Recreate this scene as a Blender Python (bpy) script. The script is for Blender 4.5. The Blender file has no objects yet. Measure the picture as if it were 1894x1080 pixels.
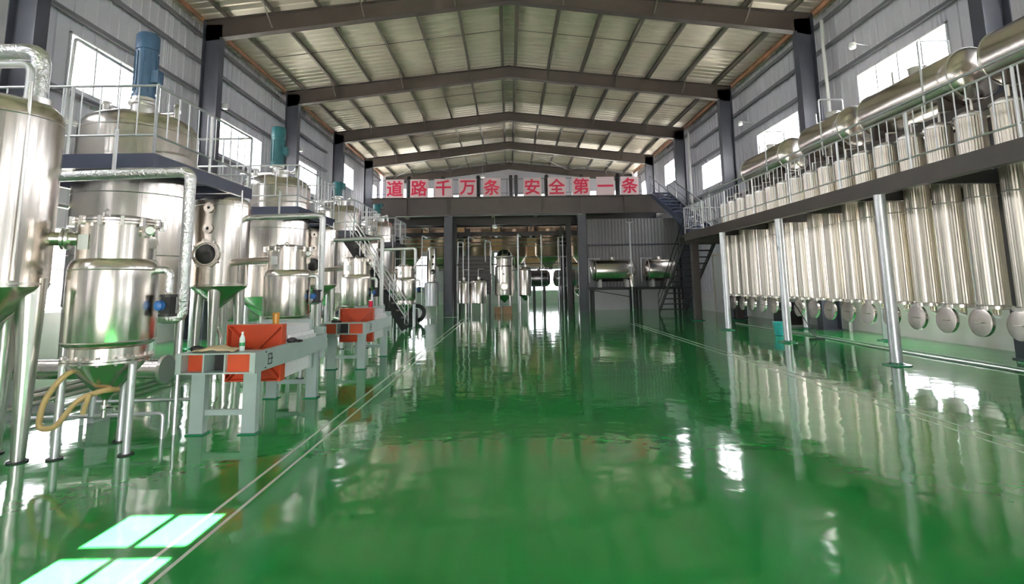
import bpy, math, random
from mathutils import Vector, Matrix
random.seed(7)
S = bpy.context.scene
COL = S.collection
PI = math.pi
# ------------------------------------------------------------------ camera
cam_d = bpy.data.cameras.new('camera')
cam_d.sensor_width = 36.0
cam_d.lens = 36.0 * 1000.0 / 1894.0
cam_d.shift_y = -150.0 / 1894.0
cam_d.clip_start = 0.05
cam_d.clip_end = 300
cam = bpy.data.objects.new('camera', cam_d)
COL.objects.link(cam)
_P, _yaw, _roll = 0.134085, 0.007952, 0.015
_R0 = Vector((math.cos(_yaw), -math.sin(_yaw), 0)); _Fh = Vector((math.sin(_yaw), math.cos(_yaw), 0))
_Z = Vector((0, 0, 1))
_F = math.cos(_P) * _Fh + math.sin(_P) * _Z
_U0 = -math.sin(_P) * _Fh + math.cos(_P) * _Z
_R = math.cos(_roll) * _R0 - math.sin(_roll) * _U0
_U = math.sin(_roll) * _R0 + math.cos(_roll) * _U0
cam.matrix_world = Matrix(((_R.x, _U.x, -_F.x, 0), (_R.y, _U.y, -_F.y, 0), (_R.z, _U.z, -_F.z, 1.6), (0, 0, 0, 1)))
S.camera = cam
# ------------------------------------------------------------------ light and exposure
world = bpy.data.worlds.new('sky'); S.world = world
world.use_nodes = True
bg = world.node_tree.nodes['Background']
bg.inputs['Color'].default_value = (0.98, 0.955, 1.0, 1)
bg.inputs['Strength'].default_value = 16.0
sun_d = bpy.data.lights.new('sun', 'SUN'); sun_d.energy = 260; sun_d.angle = 0.002; sun_d.color = (1, .90, .72)
sun = bpy.data.objects.new('sun', sun_d); COL.objects.link(sun)
SUN_EL = math.radians(30)
sun.rotation_euler = Vector((0, -math.cos(SUN_EL), math.sin(SUN_EL))).to_track_quat('Z', 'Y').to_euler()
sun.location = (0, -30, 20)
S.view_settings.view_transform = 'Standard'
S.view_settings.look = 'None'
S.view_settings.gamma = 1.0
S.view_settings.exposure = 0.15
S.view_settings.use_curve_mapping = False
try:
    S.cycles.sample_clamp_indirect = 12.0
    S.cycles.max_bounces = 10; S.cycles.diffuse_bounces = 5; S.cycles.glossy_bounces = 5; S.cycles.transparent_max_bounces = 12
    S.cycles.caustics_reflective = True
except Exception:
    pass
def portal(cx, cy, cz, sx, sy, n):
    d = bpy.data.lights.new('daylight_portal', 'AREA'); d.shape = 'RECTANGLE'; d.size = sx; d.size_y = sy
    d.cycles.is_portal = True
    o = bpy.data.objects.new('daylight_portal', d); COL.objects.link(o)
    o.location = (cx, cy, cz)
    n = Vector(n)
    if abs(n.x) > .5: o.rotation_euler = (PI / 2, 0, PI / 2 if n.x > 0 else -PI / 2)
    else: o.rotation_euler = (PI / 2, 0, PI if n.y > 0 else 0)

# ------------------------------------------------------------------ materials
def mat(name, col, rough=.5, metal=0., bump=None, var=None, coat=0., spec=None, stretch=None):
    """col; var=(scale, amount) colour variation; bump=(scale, strength, distance)"""
    m = bpy.data.materials.new(name); m.use_nodes = True
    nt = m.node_tree; b = nt.nodes['Principled BSDF']
    b.inputs['Base Color'].default_value = (*col, 1); b.inputs['Roughness'].default_value = rough
    b.inputs['Metallic'].default_value = metal
    if coat: b.inputs['Coat Weight'].default_value = coat; b.inputs['Coat Roughness'].default_value = .04
    if spec is not None: b.inputs['Specular IOR Level'].default_value = spec
    tc = None
    def coord(st):
        tc = nt.nodes.new('ShaderNodeTexCoord'); mp = nt.nodes.new('ShaderNodeMapping')
        mp.inputs['Scale'].default_value = st or (1, 1, 1)
        nt.links.new(tc.outputs['Object'], mp.inputs['Vector']); return mp.outputs['Vector']
    if var:
        n = nt.nodes.new('ShaderNodeTexNoise'); n.inputs['Scale'].default_value = var[0]; n.inputs['Detail'].default_value = 5
        nt.links.new(coord(stretch), n.inputs['Vector'])
        r = nt.nodes.new('ShaderNodeValToRGB')
        k = var[1]
        r.color_ramp.elements[0].position = .3; r.color_ramp.elements[1].position = .7
        r.color_ramp.elements[0].color = (*[max(0, c * (1 - k)) for c in col], 1)
        r.color_ramp.elements[1].color = (*[min(1, c * (1 + k)) for c in col], 1)
        nt.links.new(n.outputs['Fac'], r.inputs['Fac']); nt.links.new(r.outputs['Color'], b.inputs['Base Color'])
    if bump:
        n = nt.nodes.new('ShaderNodeTexNoise'); n.inputs['Scale'].default_value = bump[0]; n.inputs['Detail'].default_value = 3
        nt.links.new(coord(stretch), n.inputs['Vector'])
        bp = nt.nodes.new('ShaderNodeBump'); bp.inputs['Strength'].default_value = bump[1]; bp.inputs['Distance'].default_value = bump[2]
        nt.links.new(n.outputs['Fac'], bp.inputs['Height']); nt.links.new(bp.outputs['Normal'], b.inputs['Normal'])
    return m
def floor_mat():
    m = bpy.data.materials.new('green_epoxy'); m.use_nodes = True
    nt = m.node_tree; b = nt.nodes['Principled BSDF']
    b.inputs['Roughness'].default_value = .07; b.inputs['IOR'].default_value = 1.52
    b.inputs['Specular IOR Level'].default_value = .6
    tc = nt.nodes.new('ShaderNodeTexCoord')
    n = nt.nodes.new('ShaderNodeTexNoise'); n.inputs['Scale'].default_value = .35; n.inputs['Detail'].default_value = 6
    nt.links.new(tc.outputs['Object'], n.inputs['Vector'])
    r = nt.nodes.new('ShaderNodeValToRGB'); r.color_ramp.elements[0].position = .3; r.color_ramp.elements[1].position = .75
    r.color_ramp.elements[0].color = (.020, .245, .052, 1); r.color_ramp.elements[1].color = (.031, .33, .074, 1)
    nt.links.new(n.outputs['Fac'], r.inputs['Fac']); nt.links.new(r.outputs['Color'], b.inputs['Base Color'])
    n2 = nt.nodes.new('ShaderNodeTexNoise'); n2.inputs['Scale'].default_value = 1.7; n2.inputs['Detail'].default_value = 2
    n3 = nt.nodes.new('ShaderNodeTexNoise'); n3.inputs['Scale'].default_value = 9; n3.inputs['Detail'].default_value = 1
    for q in (n2, n3): nt.links.new(tc.outputs['Object'], q.inputs['Vector'])
    b1 = nt.nodes.new('ShaderNodeBump'); b1.inputs['Strength'].default_value = .5; b1.inputs['Distance'].default_value = .012
    b2 = nt.nodes.new('ShaderNodeBump'); b2.inputs['Strength'].default_value = .25; b2.inputs['Distance'].default_value = .0025
    nt.links.new(n2.outputs['Fac'], b1.inputs['Height']); nt.links.new(n3.outputs['Fac'], b2.inputs['Height'])
    nt.links.new(b1.outputs['Normal'], b2.inputs['Normal']); nt.links.new(b2.outputs['Normal'], b.inputs['Normal'])
    return m
def glass_mat():
    m = bpy.data.materials.new('window_glass'); m.use_nodes = True
    nt = m.node_tree; nt.nodes.clear()
    o = nt.nodes.new('ShaderNodeOutputMaterial'); mx = nt.nodes.new('ShaderNodeMixShader')
    t = nt.nodes.new('ShaderNodeBsdfTransparent'); g = nt.nodes.new('ShaderNodeBsdfGlossy')
    t.inputs['Color'].default_value = (.97, .99, .99, 1); g.inputs['Roughness'].default_value = .02
    mx.inputs['Fac'].default_value = .06
    nt.links.new(t.outputs[0], mx.inputs[1]); nt.links.new(g.outputs[0], mx.inputs[2]); nt.links.new(mx.outputs[0], o.inputs['Surface'])
    return m
T = {
    'floor': floor_mat(), 'glass': glass_mat(),
    'line': mat('white_line_paint', (.62, .66, .6), .35),
    'steel': mat('stainless_steel', (.74, .69, .635), .24, 1., bump=(1, .22, .012), stretch=(20, 20, .22)),
    'steel_dull': mat('satin_steel', (.70, .68, .65), .30, 1.),
    'tube_steel': mat('ribbed_steel', (.68, .625, .55), .36, 1.),
    'galv': mat('galvanised_steel', (.66, .67, .69), .42, .8, var=(6, .08)),
    'foil': mat('foil_lagging', (.78, .78, .79), .28, 1., bump=(34, .9, .02)),
    'frame': mat('dark_frame_paint', (.064, .052, .048), .45, var=(2, .12)),
    'column': mat('dark_blue_grey_paint', (.055, .060, .082), .4, var=(2, .12)),
    'navy': mat('navy_paint', (.055, .065, .115), .38, var=(3, .1)),
    'black': mat('black_paint', (.018, .018, .02), .45),
    'wall': mat('grey_wall_sheet', (.60, .59, .655), .45, var=(.7, .05)),
    'masonry': mat('white_plaster', (.70, .69, .70), .75, var=(1.2, .06), bump=(20, .15, .01)),
    'part': mat('grey_partition_sheet', (.27, .265, .275), .45, var=(.9, .06)),
    'roof': mat('roof_lining_sheet', (.66, .60, .50), .36, .35, var=(.25, .06)),
    'purlin': mat('purlin_grey_brown', (.13, .115, .10), .45, var=(2, .15)),
    'oxide': mat('red_oxide_purlin', (.42, .22, .14), .5, var=(1.5, .3)),
    'girt': mat('girt_grey', (.22, .22, .25), .45),
    'alu': mat('window_aluminium', (.72, .73, .75), .4, .3),
    'orange': mat('orange_paint', (.58, .075, .025), .38, var=(5, .06)),
    'pressgrey': mat('press_grey_paint', (.40, .49, .47), .35, var=(4, .05)),
    'plate': mat('white_polypropylene', (.80, .79, .82), .45),
    'teal': mat('teal_motor_paint', (.02, .13, .15), .4, var=(5, .1)),
    'blue': mat('blue_motor_paint', (.05, .11, .20), .4, var=(5, .1)),
    'valve_blue': mat('valve_blue', (.02, .11, .36), .4),
    'valve_green': mat('valve_green', (.01, .16, .08), .4),
    'hose': mat('tan_hose', (.50, .36, .15), .4),
    'rubber': mat('black_rubber', (.02, .02, .022), .55),
    'darkglass': mat('dark_sight_glass', (.02, .025, .024), .08),
    'white': mat('white_enamel', (.8, .8, .79), .35),
    'bucket': mat('cyan_plastic', (.06, .55, .55), .35),
    'sign': mat('sign_board_pink_white', (.80, .62, .64), .5),
    'red': mat('sign_red_letters', (.68, .012, .07), .5),
    'card': mat('cardboard', (.40, .24, .15), .8, var=(6, .1)),
    'tan': mat('tan_cloth', (.62, .50, .32), .8, bump=(30, .3, .01)),
    'pet': mat('clear_bottle', (.75, .82, .80), .12),
    'amber': mat('amber_plastic', (.55, .27, .05), .3),
    'label_green': mat('green_label', (.03, .30, .10), .4),
    'tankdark': mat('dark_steel_drum', (.30, .28, .29), .3, .9),
    'warm_steel': mat('reflection_brown_steel', (.46, .33, .25), .4, .9, stretch=(3, 3, .4), var=(1.5, .12)),  # jacket brown, with warm reflections put into the base colour
    'bluepanel': mat('blue_stair_panel', (.05, .085, .20), .4),
    'pad': mat('green_floor_paint_pad', (.008, .20, .09), .2),
    'door': mat('pale_door', (.66, .66, .66), .5),
    'joist_cream': mat('lit_cream_joist', (.66, .58, .48), .6, var=(4, .12)),  # cream carries the window light on the joists; door frame shares it
    'brownpanel': mat('brown_board', (.48, .30, .16), .6, var=(2, .15)),
    'lamp': mat('lamp_glass', (.85, .86, .85), .2),
}
# ------------------------------------------------------------------ mesh helpers
class MB:
    def __init__(s): s.v = []; s.f = []
    def add(s, v, f):
        n = len(s.v); s.v += [tuple(p) for p in v]; s.f += [tuple(i + n for i in q) for q in f]; return s
    def box(s, x0, x1, y0, y1, z0, z1):
        return s.add([(x0, y0, z0), (x1, y0, z0), (x1, y1, z0), (x0, y1, z0), (x0, y0, z1), (x1, y0, z1), (x1, y1, z1), (x0, y1, z1)],
                     [(0, 3, 2, 1), (4, 5, 6, 7), (0, 1, 5, 4), (1, 2, 6, 5), (2, 3, 7, 6), (3, 0, 4, 7)])
    def prism(s, poly, plane, a0, a1):
        """extrude a 2D polygon: plane 'xz' along y, 'yz' along x, 'xy' along z"""
        def p(q, a): return {'xz': (q[0], a, q[1]), 'yz': (a, q[0], q[1]), 'xy': (q[0], q[1], a)}[plane]
        n = len(poly)
        return s.add([p(q, a0) for q in poly] + [p(q, a1) for q in poly],
                     [tuple(range(n))[::-1], tuple(range(n, 2 * n))] + [(i, (i + 1) % n, n + (i + 1) % n, n + i) for i in range(n)])
    def bar(s, p0, p1, w, h, up=(0, 0, 1)):
        """rectangular bar between two points"""
        p0, p1 = Vector(p0), Vector(p1); d = (p1 - p0).normalized(); up = Vector(up)
        a = d.cross(up)
        if a.length < 1e-4: a = d.cross(Vector((1, 0, 0)))
        a.normalize(); b = a.cross(d).normalized()
        v = []
        for p in (p0, p1):
            for i, j in ((-1, -1), (1, -1), (1, 1), (-1, 1)): v.append(p + a * i * w / 2 + b * j * h / 2)
        return s.add(v, [(0, 1, 2, 3), (7, 6, 5, 4), (0, 4, 5, 1), (1, 5, 6, 2), (2, 6, 7, 3), (3, 7, 4, 0)])
    def tube(s, pts, r, n=10, caps=True, r1=None):
        pts = [Vector(p) for p in pts]; N = len(pts); v = []; f = []
        t0 = (pts[1] - pts[0]).normalized(); a = t0.orthogonal().normalized()
        for i, p in enumerate(pts):
            t = ((pts[min(i + 1, N - 1)] - p).normalized() + (p - pts[max(i - 1, 0)]).normalized())
            t = t.normalized() if t.length > 1e-6 else t0
            a = (a - t * a.dot(t)).normalized(); b = t.cross(a)
            rr = r if r1 is None else r + (r1 - r) * i / (N - 1)
            k = 1.0
            if 0 < i < N - 1:
                c = (pts[i + 1] - p).normalized().dot((p - pts[i - 1]).normalized()); k = 1 / math.sqrt(max(.3, (1 + c) / 2)) if c < .999 else 1
            for j in range(n):
                w = 2 * PI * j / n; v.append(p + (a * math.cos(w) + b * math.sin(w)) * rr)
        for i in range(N - 1):
            for j in range(n): f.append((i * n + j, i * n + (j + 1) % n, (i + 1) * n + (j + 1) % n, (i + 1) * n + j))
        if caps: f += [tuple(range(n))[::-1], tuple(range((N - 1) * n, N * n))]
        return s.add(v, f)
    def lathe(s, prof, n=24, c=(0, 0, 0), d=(0, 0, 1), flute=0.):
        c = Vector(c); d = Vector(d).normalized()
        a = d.orthogonal().normalized() if abs(d.z) < .999 else Vector((1, 0, 0)); b = d.cross(a)
        v = []; f = []; rings = []
        for r, z in prof:
            if r < 1e-5: rings.append([len(v)]); v.append(c + d * z)
            else:
                rings.append(list(range(len(v), len(v) + n)))
                for j in range(n):
                    w = 2 * PI * j / n; q = r + (flute if j % 2 else 0)
                    v.append(c + d * z + (a * math.cos(w) + b * math.sin(w)) * q)
        for k in range(len(rings) - 1):
            A, B = rings[k], rings[k + 1]
            for j in range(n):
                j2 = (j + 1) % n
                if len(A) > 1 and len(B) > 1: f.append((A[j], A[j2], B[j2], B[j]))
                elif len(A) > 1: f.append((A[j], A[j2], B[0]))
                elif len(B) > 1: f.append((A[0], B[j2], B[j]))
        if len(rings[0]) > 1: f.append(tuple(rings[0][::-1]))
        if len(rings[-1]) > 1: f.append(tuple(rings[-1]))
        return s.add(v, f)
    def mesh(s, name, m, smooth=True, ang=35):
        me = bpy.data.meshes.new(name); me.from_pydata(s.v, [], s.f)
        me.materials.append(T[m] if isinstance(m, str) else m)
        if smooth:
            me.polygons.foreach_set('use_smooth', [True] * len(me.polygons)); me.update()
            me.set_sharp_from_angle(angle=math.radians(ang))
        me.update(); return me
    def build(s, name, m, parent=None, loc=(0, 0, 0), smooth=True, rot=None, ang=35):
        return inst(name, s.mesh(name, m, smooth, ang), parent, loc, rot)
def inst(name, me, parent=None, loc=(0, 0, 0), rot=None):
    o = bpy.data.objects.new(name, me); COL.objects.link(o); o.parent = parent; o.location = loc
    if rot: o.rotation_euler = rot
    return o
def tag(o, label, cat, group=None):
    o['label'] = label; o['category'] = cat
    if group: o['group'] = group
    return o
def thing(name, label, cat, loc=(0, 0, 0), group=None, rotz=0):
    o = bpy.data.objects.new(name, None); COL.objects.link(o); o.location = loc; o.rotation_euler = (0, 0, rotz)
    o.empty_display_size = .2
    return tag(o, label, cat, group)
def struct(o): o['kind'] = 'structure'; return o
def group_empty(name):
    o = bpy.data.objects.new(name, None); COL.objects.link(o); return struct(o)
def copy_tree(o, loc=None, label=None, parent=None, rotz=None):
    c = o.copy(); COL.objects.link(c); c.parent = parent
    if loc: c.location = loc
    if rotz is not None: c.rotation_euler = (0, 0, rotz)
    if label: c['label'] = label
    for ch in list(o.children): copy_tree(ch, parent=c)
    return c
def rnd(pts, r=.12, k=5):
    """polyline with rounded corners"""
    pts = [Vector(p) for p in pts]; out = [pts[0]]
    for i in range(1, len(pts) - 1):
        p = pts[i]; a = pts[i - 1] - p; b = pts[i + 1] - p
        q = min(r, a.length * .49, b.length * .49); a = p + a.normalized() * q; b = p + b.normalized() * q
        for j in range(k + 1):
            t = j / k; out.append(a * (1 - t) ** 2 + p * 2 * t * (1 - t) + b * t * t)
    out.append(pts[-1]); return out
_cm = {}
def cyl_mesh(r, h, m, n=8):
    k = (round(r, 4), round(h, 4), m, n)
    if k not in _cm: _cm[k] = MB().lathe([(r, 0), (r, h)], n).mesh('round_bar', m)
    return _cm[k]
ORD = 'first second third fourth fifth sixth seventh eighth ninth tenth eleventh twelfth thirteenth fourteenth fifteenth sixteenth seventeenth eighteenth nineteenth twentieth'.split()

# ================================================================== the building
XL, XR, XC = -10.55, 10.85, .15
Y0, Y1 = -9.0, 44.9
FR = [-9 + .35, -3., 3.8, 10.6, 17.4, 24.2, 31.0, 37.8, 44.5]
ZE, ZR = 10.75, 11.95          # sheet height at eave and ridge
def roof_z(x): return ZR - abs(x - XC) * (ZR - ZE) / (XR - XC)
fl = struct(MB().box(XL - .2, XR + .2, Y0, Y1 + .2, -.2, 0).build('floor', 'floor', smooth=False))
for x in (-2.15, -1.985, 4.88, 4.69):
    MB().box(x - .013, x + .013, 1.0, 26.5 if x < 0 else 21.5, 0, .003).build('marking_line', 'line', fl, smooth=False)
MB().box(-4.9, -2.5, 27.3, 27.42, 0, .004).build('marking_line', 'line', fl, smooth=False)
# openings: (y0, y1, z0, z1) per side wall
UP = [(-7.9, -4.4, 6.5, 7.9), (-1.0, 2.6, 6.5, 7.9), (5.8, 9.3, 6.5, 7.9), (12.6, 16.1, 6.5, 7.9), (19.5, 22.95, 6.5, 7.9), (26.3, 29.7, 6.6, 8.05), (33.2, 36.8, 8.1, 9.6), (40.0, 43.4, 8.1, 9.6)]  # near bays are unseen, added to bring daylight behind the camera
LOWL = [(11.3, 16.4, 1.1, 3.1), (18.6, 22.6, 1.1, 2.8), (25.8, 29.4, 1.1, 2.6)]
LOWR = [(-6.6, -5.0, 1.1, 3.2), (-.4, 1.2, 1.1, 3.2), (13.0, 16.0, 1.05, 3.85)]  # near pair is unseen, added narrow for light on the foreground
WN = [0]
def cuts(a, b, opens, step):
    e = sorted({a, b, *[q for o in opens for q in o[:2] if a < q < b]}); out = []
    for p, q in zip(e, e[1:]):
        n = max(1, round((q - p) / step)); out += [(p + (q - p) * i / n, p + (q - p) * (i + 1) / n) for i in range(n)]
    return out
def window(axis, c, o, nx, nz, n):
    """axis 'x': wall plane x=c, opening spans y; axis 'y': wall plane y=c, opening spans x. n = inward direction sign"""
    a0, a1, z0, z1 = o
    WN[0] += 1
    w = group_empty('window_%d' % WN[0])
    def B(m, p0, p1, q0, q1, t):   # along, z, thickness
        if axis == 'x': m.box(c - t, c + t, p0, p1, q0, q1)
        else: m.box(p0, p1, c - t, c + t, q0, q1)
        return m
    f = MB(); k = .05
    B(f, a0, a1, z0, z0 + k, .06); B(f, a0, a1, z1 - k, z1, .06); B(f, a0, a0 + k, z0, z1, .06); B(f, a1 - k, a1, z0, z1, .06)
    f.build('window_frame', 'alu', w, smooth=False)
    for i in range(1, nx):
        p = a0 + (a1 - a0) * i / nx; B(MB(), p - .025, p + .025, z0, z1, .045).build('mullion', 'alu', w, smooth=False)
    for i in range(1, nz):
        p = z0 + (z1 - z0) * i / nz; B(MB(), a0, a1, p - .025, p + .025, .04).build('transom', 'alu', w, smooth=False)
    for i in range(nx):
        for j in range(nz):
            B(MB(), a0 + (a1 - a0) * i / nx, a0 + (a1 - a0) * (i + 1) / nx, z0 + (z1 - z0) * j / nz, z0 + (z1 - z0) * (j + 1) / nz, .003).build('pane', 'glass', w, smooth=False)
    if axis == 'x': portal(c - n * .1, (a0 + a1) / 2, (z0 + z1) / 2, a1 - a0, z1 - z0, (n, 0, 0))
    else: portal((a0 + a1) / 2, c - n * .1, (z0 + z1) / 2, a1 - a0, z1 - z0, (0, n, 0))
def side_wall(name, c, n, opens, plinth):
    """n: inward sign along x"""
    w = MB()
    o0, o1 = sorted((c, c - n * .24))
    w.box(o0, o1, Y0, Y1, 0, plinth)
    w = struct(w.build(name, 'masonry', smooth=False))
    for p, q in cuts(Y0, Y1, opens, 1.05):
        zs = [plinth, ZE + .05]; hol = sorted([o[2:] for o in opens if o[0] <= p + .01 and o[1] >= q - .01])
        z = plinth; segs = []
        for h in hol:
            if h[0] - z > .02: segs.append((z, h[0]))
            z = h[1]
        segs.append((z, ZE + .05))
        for za, zb in segs:
            m = MB(); t = c - n * .12
            pr = [(p + .004, 0), (p + .03, .03), (p + .07, .03), (p + .096, 0)]
            d = q - p; pts = [(p, t - n * .02), (p + .004, t)]
            for r in (0.04, .34, .67):
                y = p + d * r; pts += [(y, t), (y + .02, t + n * .028), (y + .06, t + n * .028), (y + .08, t)]
            pts += [(q - .004, t), (q, t - n * .02)]
            back = t - n * .05
            poly = [(b, a) for a, b in pts] + [(back, q), (back, p)]
            m.prism(poly, 'xy', za, zb).build('wall_panel', 'wall', w, smooth=False)
    for i in range(len(FR) - 1):
        for z in (6.3, 8.25, 9.35, 10.3):
            if any(o[0] < FR[i + 1] and o[1] > FR[i] and o[2] < z + .1 and o[3] > z - .1 for o in opens): continue
            a, b = sorted((c - n * .09, c + n * .06))
            m = MB().box(a, b, FR[i], FR[i + 1] - .02, z - .012, z + .012); k = (a, a + .012) if n < 0 else (b - .012, b)
            m.box(k[0], k[1], FR[i], FR[i + 1] - .02, z - .07, z + .07).build('girt', 'girt', w, smooth=False)
    return w
WALL_L = side_wall('wall_left', XL, 1, UP + LOWL, 1.1)
WALL_R = side_wall('wall_right', XR, -1, UP + LOWR, 1.05)
for o in UP:
    window('x', XL - .14, o, 4, 1, 1); window('x', XR + .14, o, 4, 1, -1)
for o in LOWL: window('x', XL - .14, o, 4, 2, 1)
for o in LOWR: window('x', XR + .14, o, 4, 3, -1)
# end walls
def end_wall(name, y, n, opens, plinth):
    o0, o1 = sorted((y, y - n * .24))
    w = MB()
    e = [XL] + [v for o in opens if o[2] < .5 for v in o[:2]] + [XR]
    for a, b in zip(e[::2], e[1::2]): w.box(a, b, o0, o1, 0, plinth)
    w = struct(w.build(name, 'masonry', smooth=False))
    for p, q in cuts(XL, XR, [*opens, (XC, XC)], 1.05):
        z = plinth
        hol = sorted([o[2:] for o in opens if o[0] <= p + .01 and o[1] >= q - .01]); segs = []
        for h in hol:
            if h[0] - z > .02: segs.append((z, z, h[0], h[0]))
            z = h[1]
        segs.append((z, z, roof_z(q) + .02, roof_z(p) + .02))
        t = y - n * .12
        for s in segs:
            m = MB().prism([(p + .004, s[0]), (q - .004, s[1]), (q - .004, s[2]), (p + .004, s[3])], 'xz', *sorted((t, t - n * .05)))
            m.prism([(p, s[0]), (q, s[1]), (q, s[2]), (p, s[3])], 'xz', *sorted((t - n * .05, t - n * .07)))
            for r in (.05, .37, .7):
                x = p + (q - p) * r
                m.prism([(x, s[0]), (x + .08, s[0]), (x + .06, min(s[2], s[3]) - .01), (x + .02, min(s[2], s[3]) - .01)], 'xz', *sorted((t, t + n * .028)))
            m.build('wall_panel', 'wall', w, smooth=False)
    return w
BACKW = [(-8.2, -6.4, 1.4, 4.0), (-1.2, .2, 2.3, 4.2), (1.6, 5.2, 1.0, 2.8)]
BACKU = [(-9.9, -6.2, 8.45, 9.7), (-4.6, -.9, 8.1, 9.1), (.5, 4.2, 8.1, 9.1), (5.4, 9.6, 8.1, 9.3)]
end_wall('wall_back', Y1, -1, BACKW + BACKU, 1.0)
for o in BACKW: window('y', Y1 + .14, o, 4, 2, -1)
for o in BACKU: window('y', Y1 + .14, o, 4, 1, -1)
SUNWIN = (-2.78, -2.0, 6.95, 7.74)  # unseen window added and sized to throw the sun patch on the floor
DOOR = (-2.8, 3.4, 0, 4.0)
end_wall('wall_front', Y0, 1, [DOOR, SUNWIN], 1.1)
window('y', Y0 - .14, SUNWIN, 2, 2, 1)
portal((DOOR[0] + DOOR[1]) / 2, Y0 - .2, 2.0, DOOR[1] - DOOR[0], 4.0, (0, 1, 0))
sun_shade = MB().box(-4.5, 5.1, -15.6, -9.3, 4.3, 4.4); sun_shade.box(-4.4, -4.25, -13.1, -12.95, -.22, 4.3).box(4.85, 5.0, -13.1, -12.95, -.22, 4.3)
struct(sun_shade.build('added_sun_shade', 'purlin', smooth=False))  # unseen canopy added outside to block sun at the gate
ground = MB().box(-70, 70, -60, 110, -.3, -.22).build('ground_outside', mat('pale_concrete_yard', (.32, .32, .31), .8), smooth=False); struct(ground)
# roof
ceil = group_empty('ceiling')
STR = 3.4
y = Y0 - .2
while y < Y1:
    yb = min(y + STR, Y1 + .3)
    for sgn in (-1, 1):
        xe = XC + sgn * (XR - XC + .3); ze = roof_z(xe)
        ys = [y + .006]; hs = [0]
        k = int((yb - y) / .34)
        for i in range(k):
            a = y + .04 + (yb - y - .06) * i / k
            ys += [a, a + .03, a + .085, a + .115]; hs += [0, .032, .032, 0]
        ys.append(yb - .006); hs.append(0)
        v = []; f = []
        for yy, h in zip(ys, hs): v += [(xe, yy, ze + h), (XC, yy, ZR + h)]
        for i in range(len(ys) - 1): f.append((2 * i, 2 * i + 1, 2 * i + 3, 2 * i + 2))
        n = len(v)
        v += [(a, b, c + .05) for a, b, c in v]
        f += [tuple(i + n for i in q)[::-1] for q in f]
        m = MB().add(v, f); m.build('roof_sheet', 'roof', ceil, smooth=False)
    y = yb
for sgn in (-1, 1):      # roof cover that keeps the daylight out above the lining
    m = MB(); xe = XC + sgn * (XR - XC + .4)
    m.prism([(XC, ZR + .12), (xe, roof_z(xe) + .12), (xe, roof_z(xe) + .18), (XC, ZR + .18)], 'xz', Y0 - .4, Y1 + .4).build('roof_cover', 'roof', ceil, smooth=False)
slope = (ZR - ZE) / (XR - XC)
PX = [.30, 1.85, 3.4, 4.95, 6.5, 8.05, 9.6]
for i in range(len(FR) - 1):
    for sgn in (-1, 1):
        for j, px in enumerate(PX + [10.45]):
            x = XC + sgn * px; z = roof_z(x) - .005
            ox = j == 7
            h = .20
            m = MB().prism([(x - .008, z), (x + .008, z), (x + .008, z - h), (x - .008, z - h)], 'xz', FR[i], FR[i + 1] - .01)
            m.box(x - .008, x + .07, FR[i], FR[i + 1] - .01, z - h, z - h + .012)
            m.box(x - .07, x + .008, FR[i], FR[i + 1] - .01, z - .014 - .03, z - .03)
            m.build('eave_purlin' if ox else 'purlin', 'oxide' if ox else 'purlin', ceil, smooth=False)
    # sag rods at mid bay
    ym = (FR[i] + FR[i + 1]) / 2
    for sgn in (-1, 1):
        MB().bar((XC + sgn * .3, ym, ZR - .13), (XC + sgn * 9.6, ym, roof_z(XC + 9.6) - .13), .025, .025).build('sag_rod', 'purlin', ceil, smooth=False)
FLAB = {0: 'behind the camera by the open gate', 1: 'just behind the camera', 2: 'just over the camera position', 3: 'its left column at the picture edge',
        4: 'first whole one, crossing the top of the picture', 5: 'second whole one from the camera', 6: 'third whole one, above the lettered boards', 7: 'fourth whole one, behind the lettered boards', 8: 'farthest, against the end wall'}
for i, y in enumerate(FR):
    t = thing('portal_frame', 'dark steel roof frame with two columns, ' + FLAB[i], 'roof frame', (0, y, 0), 'steel roof frames of the hall')
    KZ = 9.95
    for s in (-1, 1):
        xo = XC + s * 10.28; xi = XC + s * 9.72; xk = XC + s * 9.55
        m = MB()
        a, b = sorted((xo, xi))
        m.box(a, b, -.012, .012, 0, 10.45); m.box(xo - .012, xo + .012, -.16, .16, 0, 10.55); m.box(xi - .012, xi + .012, -.16, .16, 0, KZ)
        m.box(a - .05, b + .05, -.2, .2, 0, .025)
        m.build('column', 'column', t, smooth=False)
        zo = roof_z(xo) - .22; zr = ZR - .26
        dk, dr = .68, .52
        m = MB()
        m.prism([(xo, zo), (XC, zr), (XC, zr - dr), (xi, roof_z(xi) - .22 - dk), (xo, KZ - .1)], 'xz', -.012, .012)
        for (A, Bz) in (((xo, zo), (XC, zr)), ((xi, roof_z(xi) - .22 - dk), (XC, zr - dr))):
            m.prism([A, Bz, (Bz[0], Bz[1] - .022), (A[0], A[1] - .022)], 'xz', -.14, .14)
        m.build('rafter', 'frame', t, smooth=False)
        for k in (1, 3, 5):
            x = XC + s * PX[k]
            MB().bar((x, .03, roof_z(x) - .22 - .52), (x + s * .02, -.75, roof_z(x) - .15), .04, .04).build('flange_brace', 'purlin', t, smooth=False)
    MB().box(XC - .02, XC + .02, -.14, .14, ZR - .80, ZR - .24).build('ridge_plate', 'frame', t, smooth=False)
# wind bracing in the last bay
for s in (-1, 1):
    for a, b in ((9.6, 4.95), (4.95, .3)):
        for q in (0, 1):
            y0, y1 = (37.9, 44.4) if q else (44.4, 37.9)
            p0 = (XC + s * a, y0, roof_z(XC + a) - .4); p1 = (XC + s * b, y1, roof_z(XC + b) - .4)
            MB().tube([p0, p1], .013, 6).build('brace_rod', 'galv', ceil)
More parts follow.
